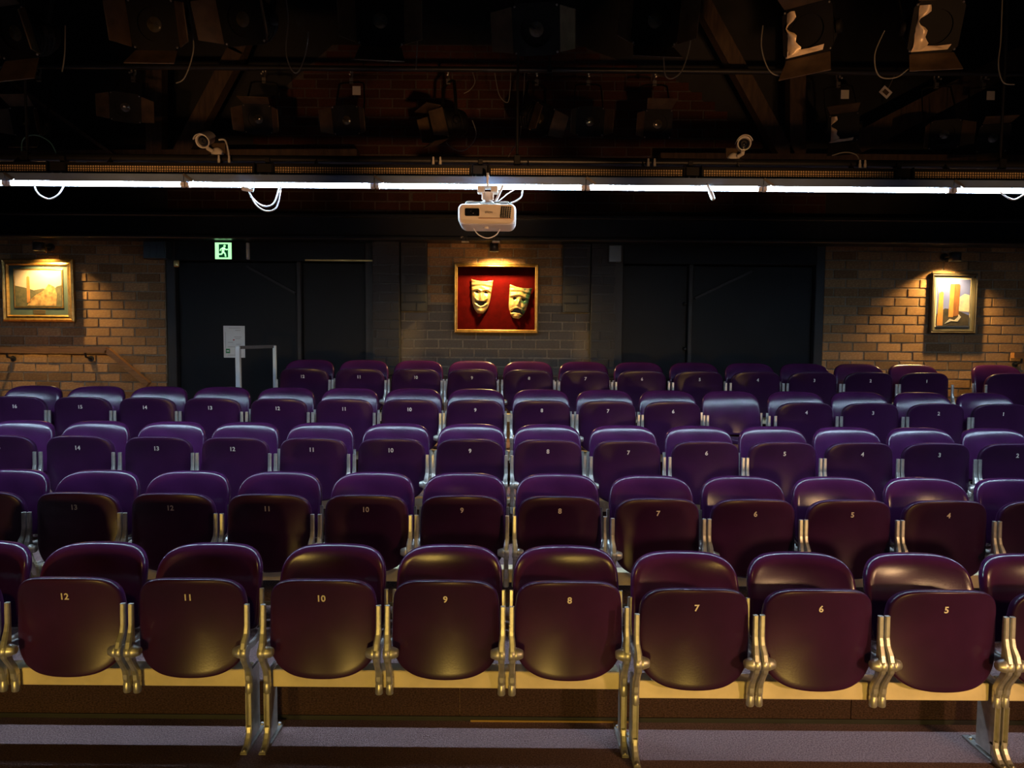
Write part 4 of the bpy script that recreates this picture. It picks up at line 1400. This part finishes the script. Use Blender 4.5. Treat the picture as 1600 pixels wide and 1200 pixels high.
# door notice
tl, br = P(349, 509, WALLY + .045), P(383, 559, WALLY + .045)
cx, cz = (tl.x + br.x) / 2, (tl.z + br.z) / 2; w, h = br.x - tl.x, tl.z - br.z
t = empty('door_notice', (cx, WALLY + .044, cz)); tag(t, 'white printed notice with a small green square on the dark door', 'notice')
MB().box(-w / 2, w / 2, 0, .003, -h / 2, h / 2).build('sheet', mat('notice_paper', (.62, .66, .66), .6), t)
INK = mat('grey_ink', (.35, .36, .37), .7)
pr = MB()
for (zz, a, b) in ((.43, -.25, .3), (.36, .05, .3), (.15, .0, .34), (.10, .05, .3), (-.02, -.3, -.05), (-.08, .1, .32), (-.16, -.3, .3), (-.42, -.3, .35)):
    pr.box(a * w, b * w, -.0008, -.0001, zz * h - .003, zz * h + .003)
pr.box(-.42 * w, -.40 * w, -.0008, -.0001, -.2 * h, .3 * h)
pr.build('printed_lines', INK, t)['kind'] = 'stuff'
MB().box(-.40 * w, -.20 * w, -.001, -.0001, -.36 * h, -.22 * h).build('green_mark', mat('notice_green', (.03, .25, .10), .6), t)
MB().box(-.36 * w, -.24 * w, -.0016, -.0011, -.31 * h, -.27 * h).build('green_mark_bar', mat('notice_paper', (.62, .66, .66), .6), t)
MB().box(-.06 * w, .02 * w, -.001, -.0001, .04 * h, .075 * h).build('red_mark', mat('notice_red', (.35, .05, .05), .6), t)

# guard rail with two white posts
pa = P(372, 541, 6.55); pb = P(429, 540, 6.75)
t = empty('guard_rail', (pa.x, pa.y, ROWZ[5])); tag(t, 'low guard rail with two white posts and dark top rail before the left doors', 'railing')
o0 = t.location
MB().box(-.021, .021, -.021, .021, 0, pa.z - o0.z, c=.004).build('post', WHITEPAINT, t)
q = Vector(pb) - o0
MB().box(q.x - .015, q.x + .015, q.y - .015, q.y + .015, 0, q.z, c=.004).build('post', WHITEPAINT, t)
MB().box(q.x - .019, q.x + .019, q.y - .019, q.y + .019, 0, .20, c=.003).build('post_sleeve', WHITEPAINT, t)
MB().bar(Vector((.01, 0, pa.z - o0.z - .012)), Vector((q.x, q.y, q.z - .008)), .03, .02).build('top_rail', SATBLACK, t)

# boxes under the header beam, and the slim white fitting beside the exit sign
for (x0_, x1_, y0_, y1_, lb, m) in ((952, 971, 386, 409, 'small grey-blue box fixed under the header beam above the right doors', mat('grey_blue_paint', (.16, .20, .22), .5)),
                                    (223, 259, 380, 404, 'dark blue box under the header beam between the landscape painting and the left doors', mat('dark_blue_paint', (.02, .035, .05), .45))):
    a = P(x0_, y0_, WALLY - .14); b = P(x1_, y1_, WALLY - .14)
    t = empty('junction_box', ((a.x + b.x) / 2, WALLY - .14, (a.z + b.z) / 2)); tag(t, lb, 'box')
    w, h = b.x - a.x, a.z - b.z
    MB().box(-w / 2, w / 2, 0, .12, -h / 2, h / 2 + .02, c=.006).build('case', m, t)
    for k in range(3):
        MB().box(-w / 2 + .01 + k * (w - .02) / 3, -w / 2 + .004 + (k + 1) * (w - .02) / 3, -.004, 0, -h / 2 + .01, h / 2 - .01).build('front_rib', m, t)
a = P(386, 379, WALLY - .06); b = P(386, 405, WALLY - .06)
t = empty('door_sensor', (a.x, WALLY - .06, b.z)); tag(t, 'slim white upright fitting beside the exit sign', 'fitting')
MB().box(-.013, .013, 0, .04, 0, a.z - b.z, c=.004).build('case', WHITEPAINT, t)
MB().box(-.008, .008, -.003, 0, .02, .10).build('cover', WHITEPL, t)
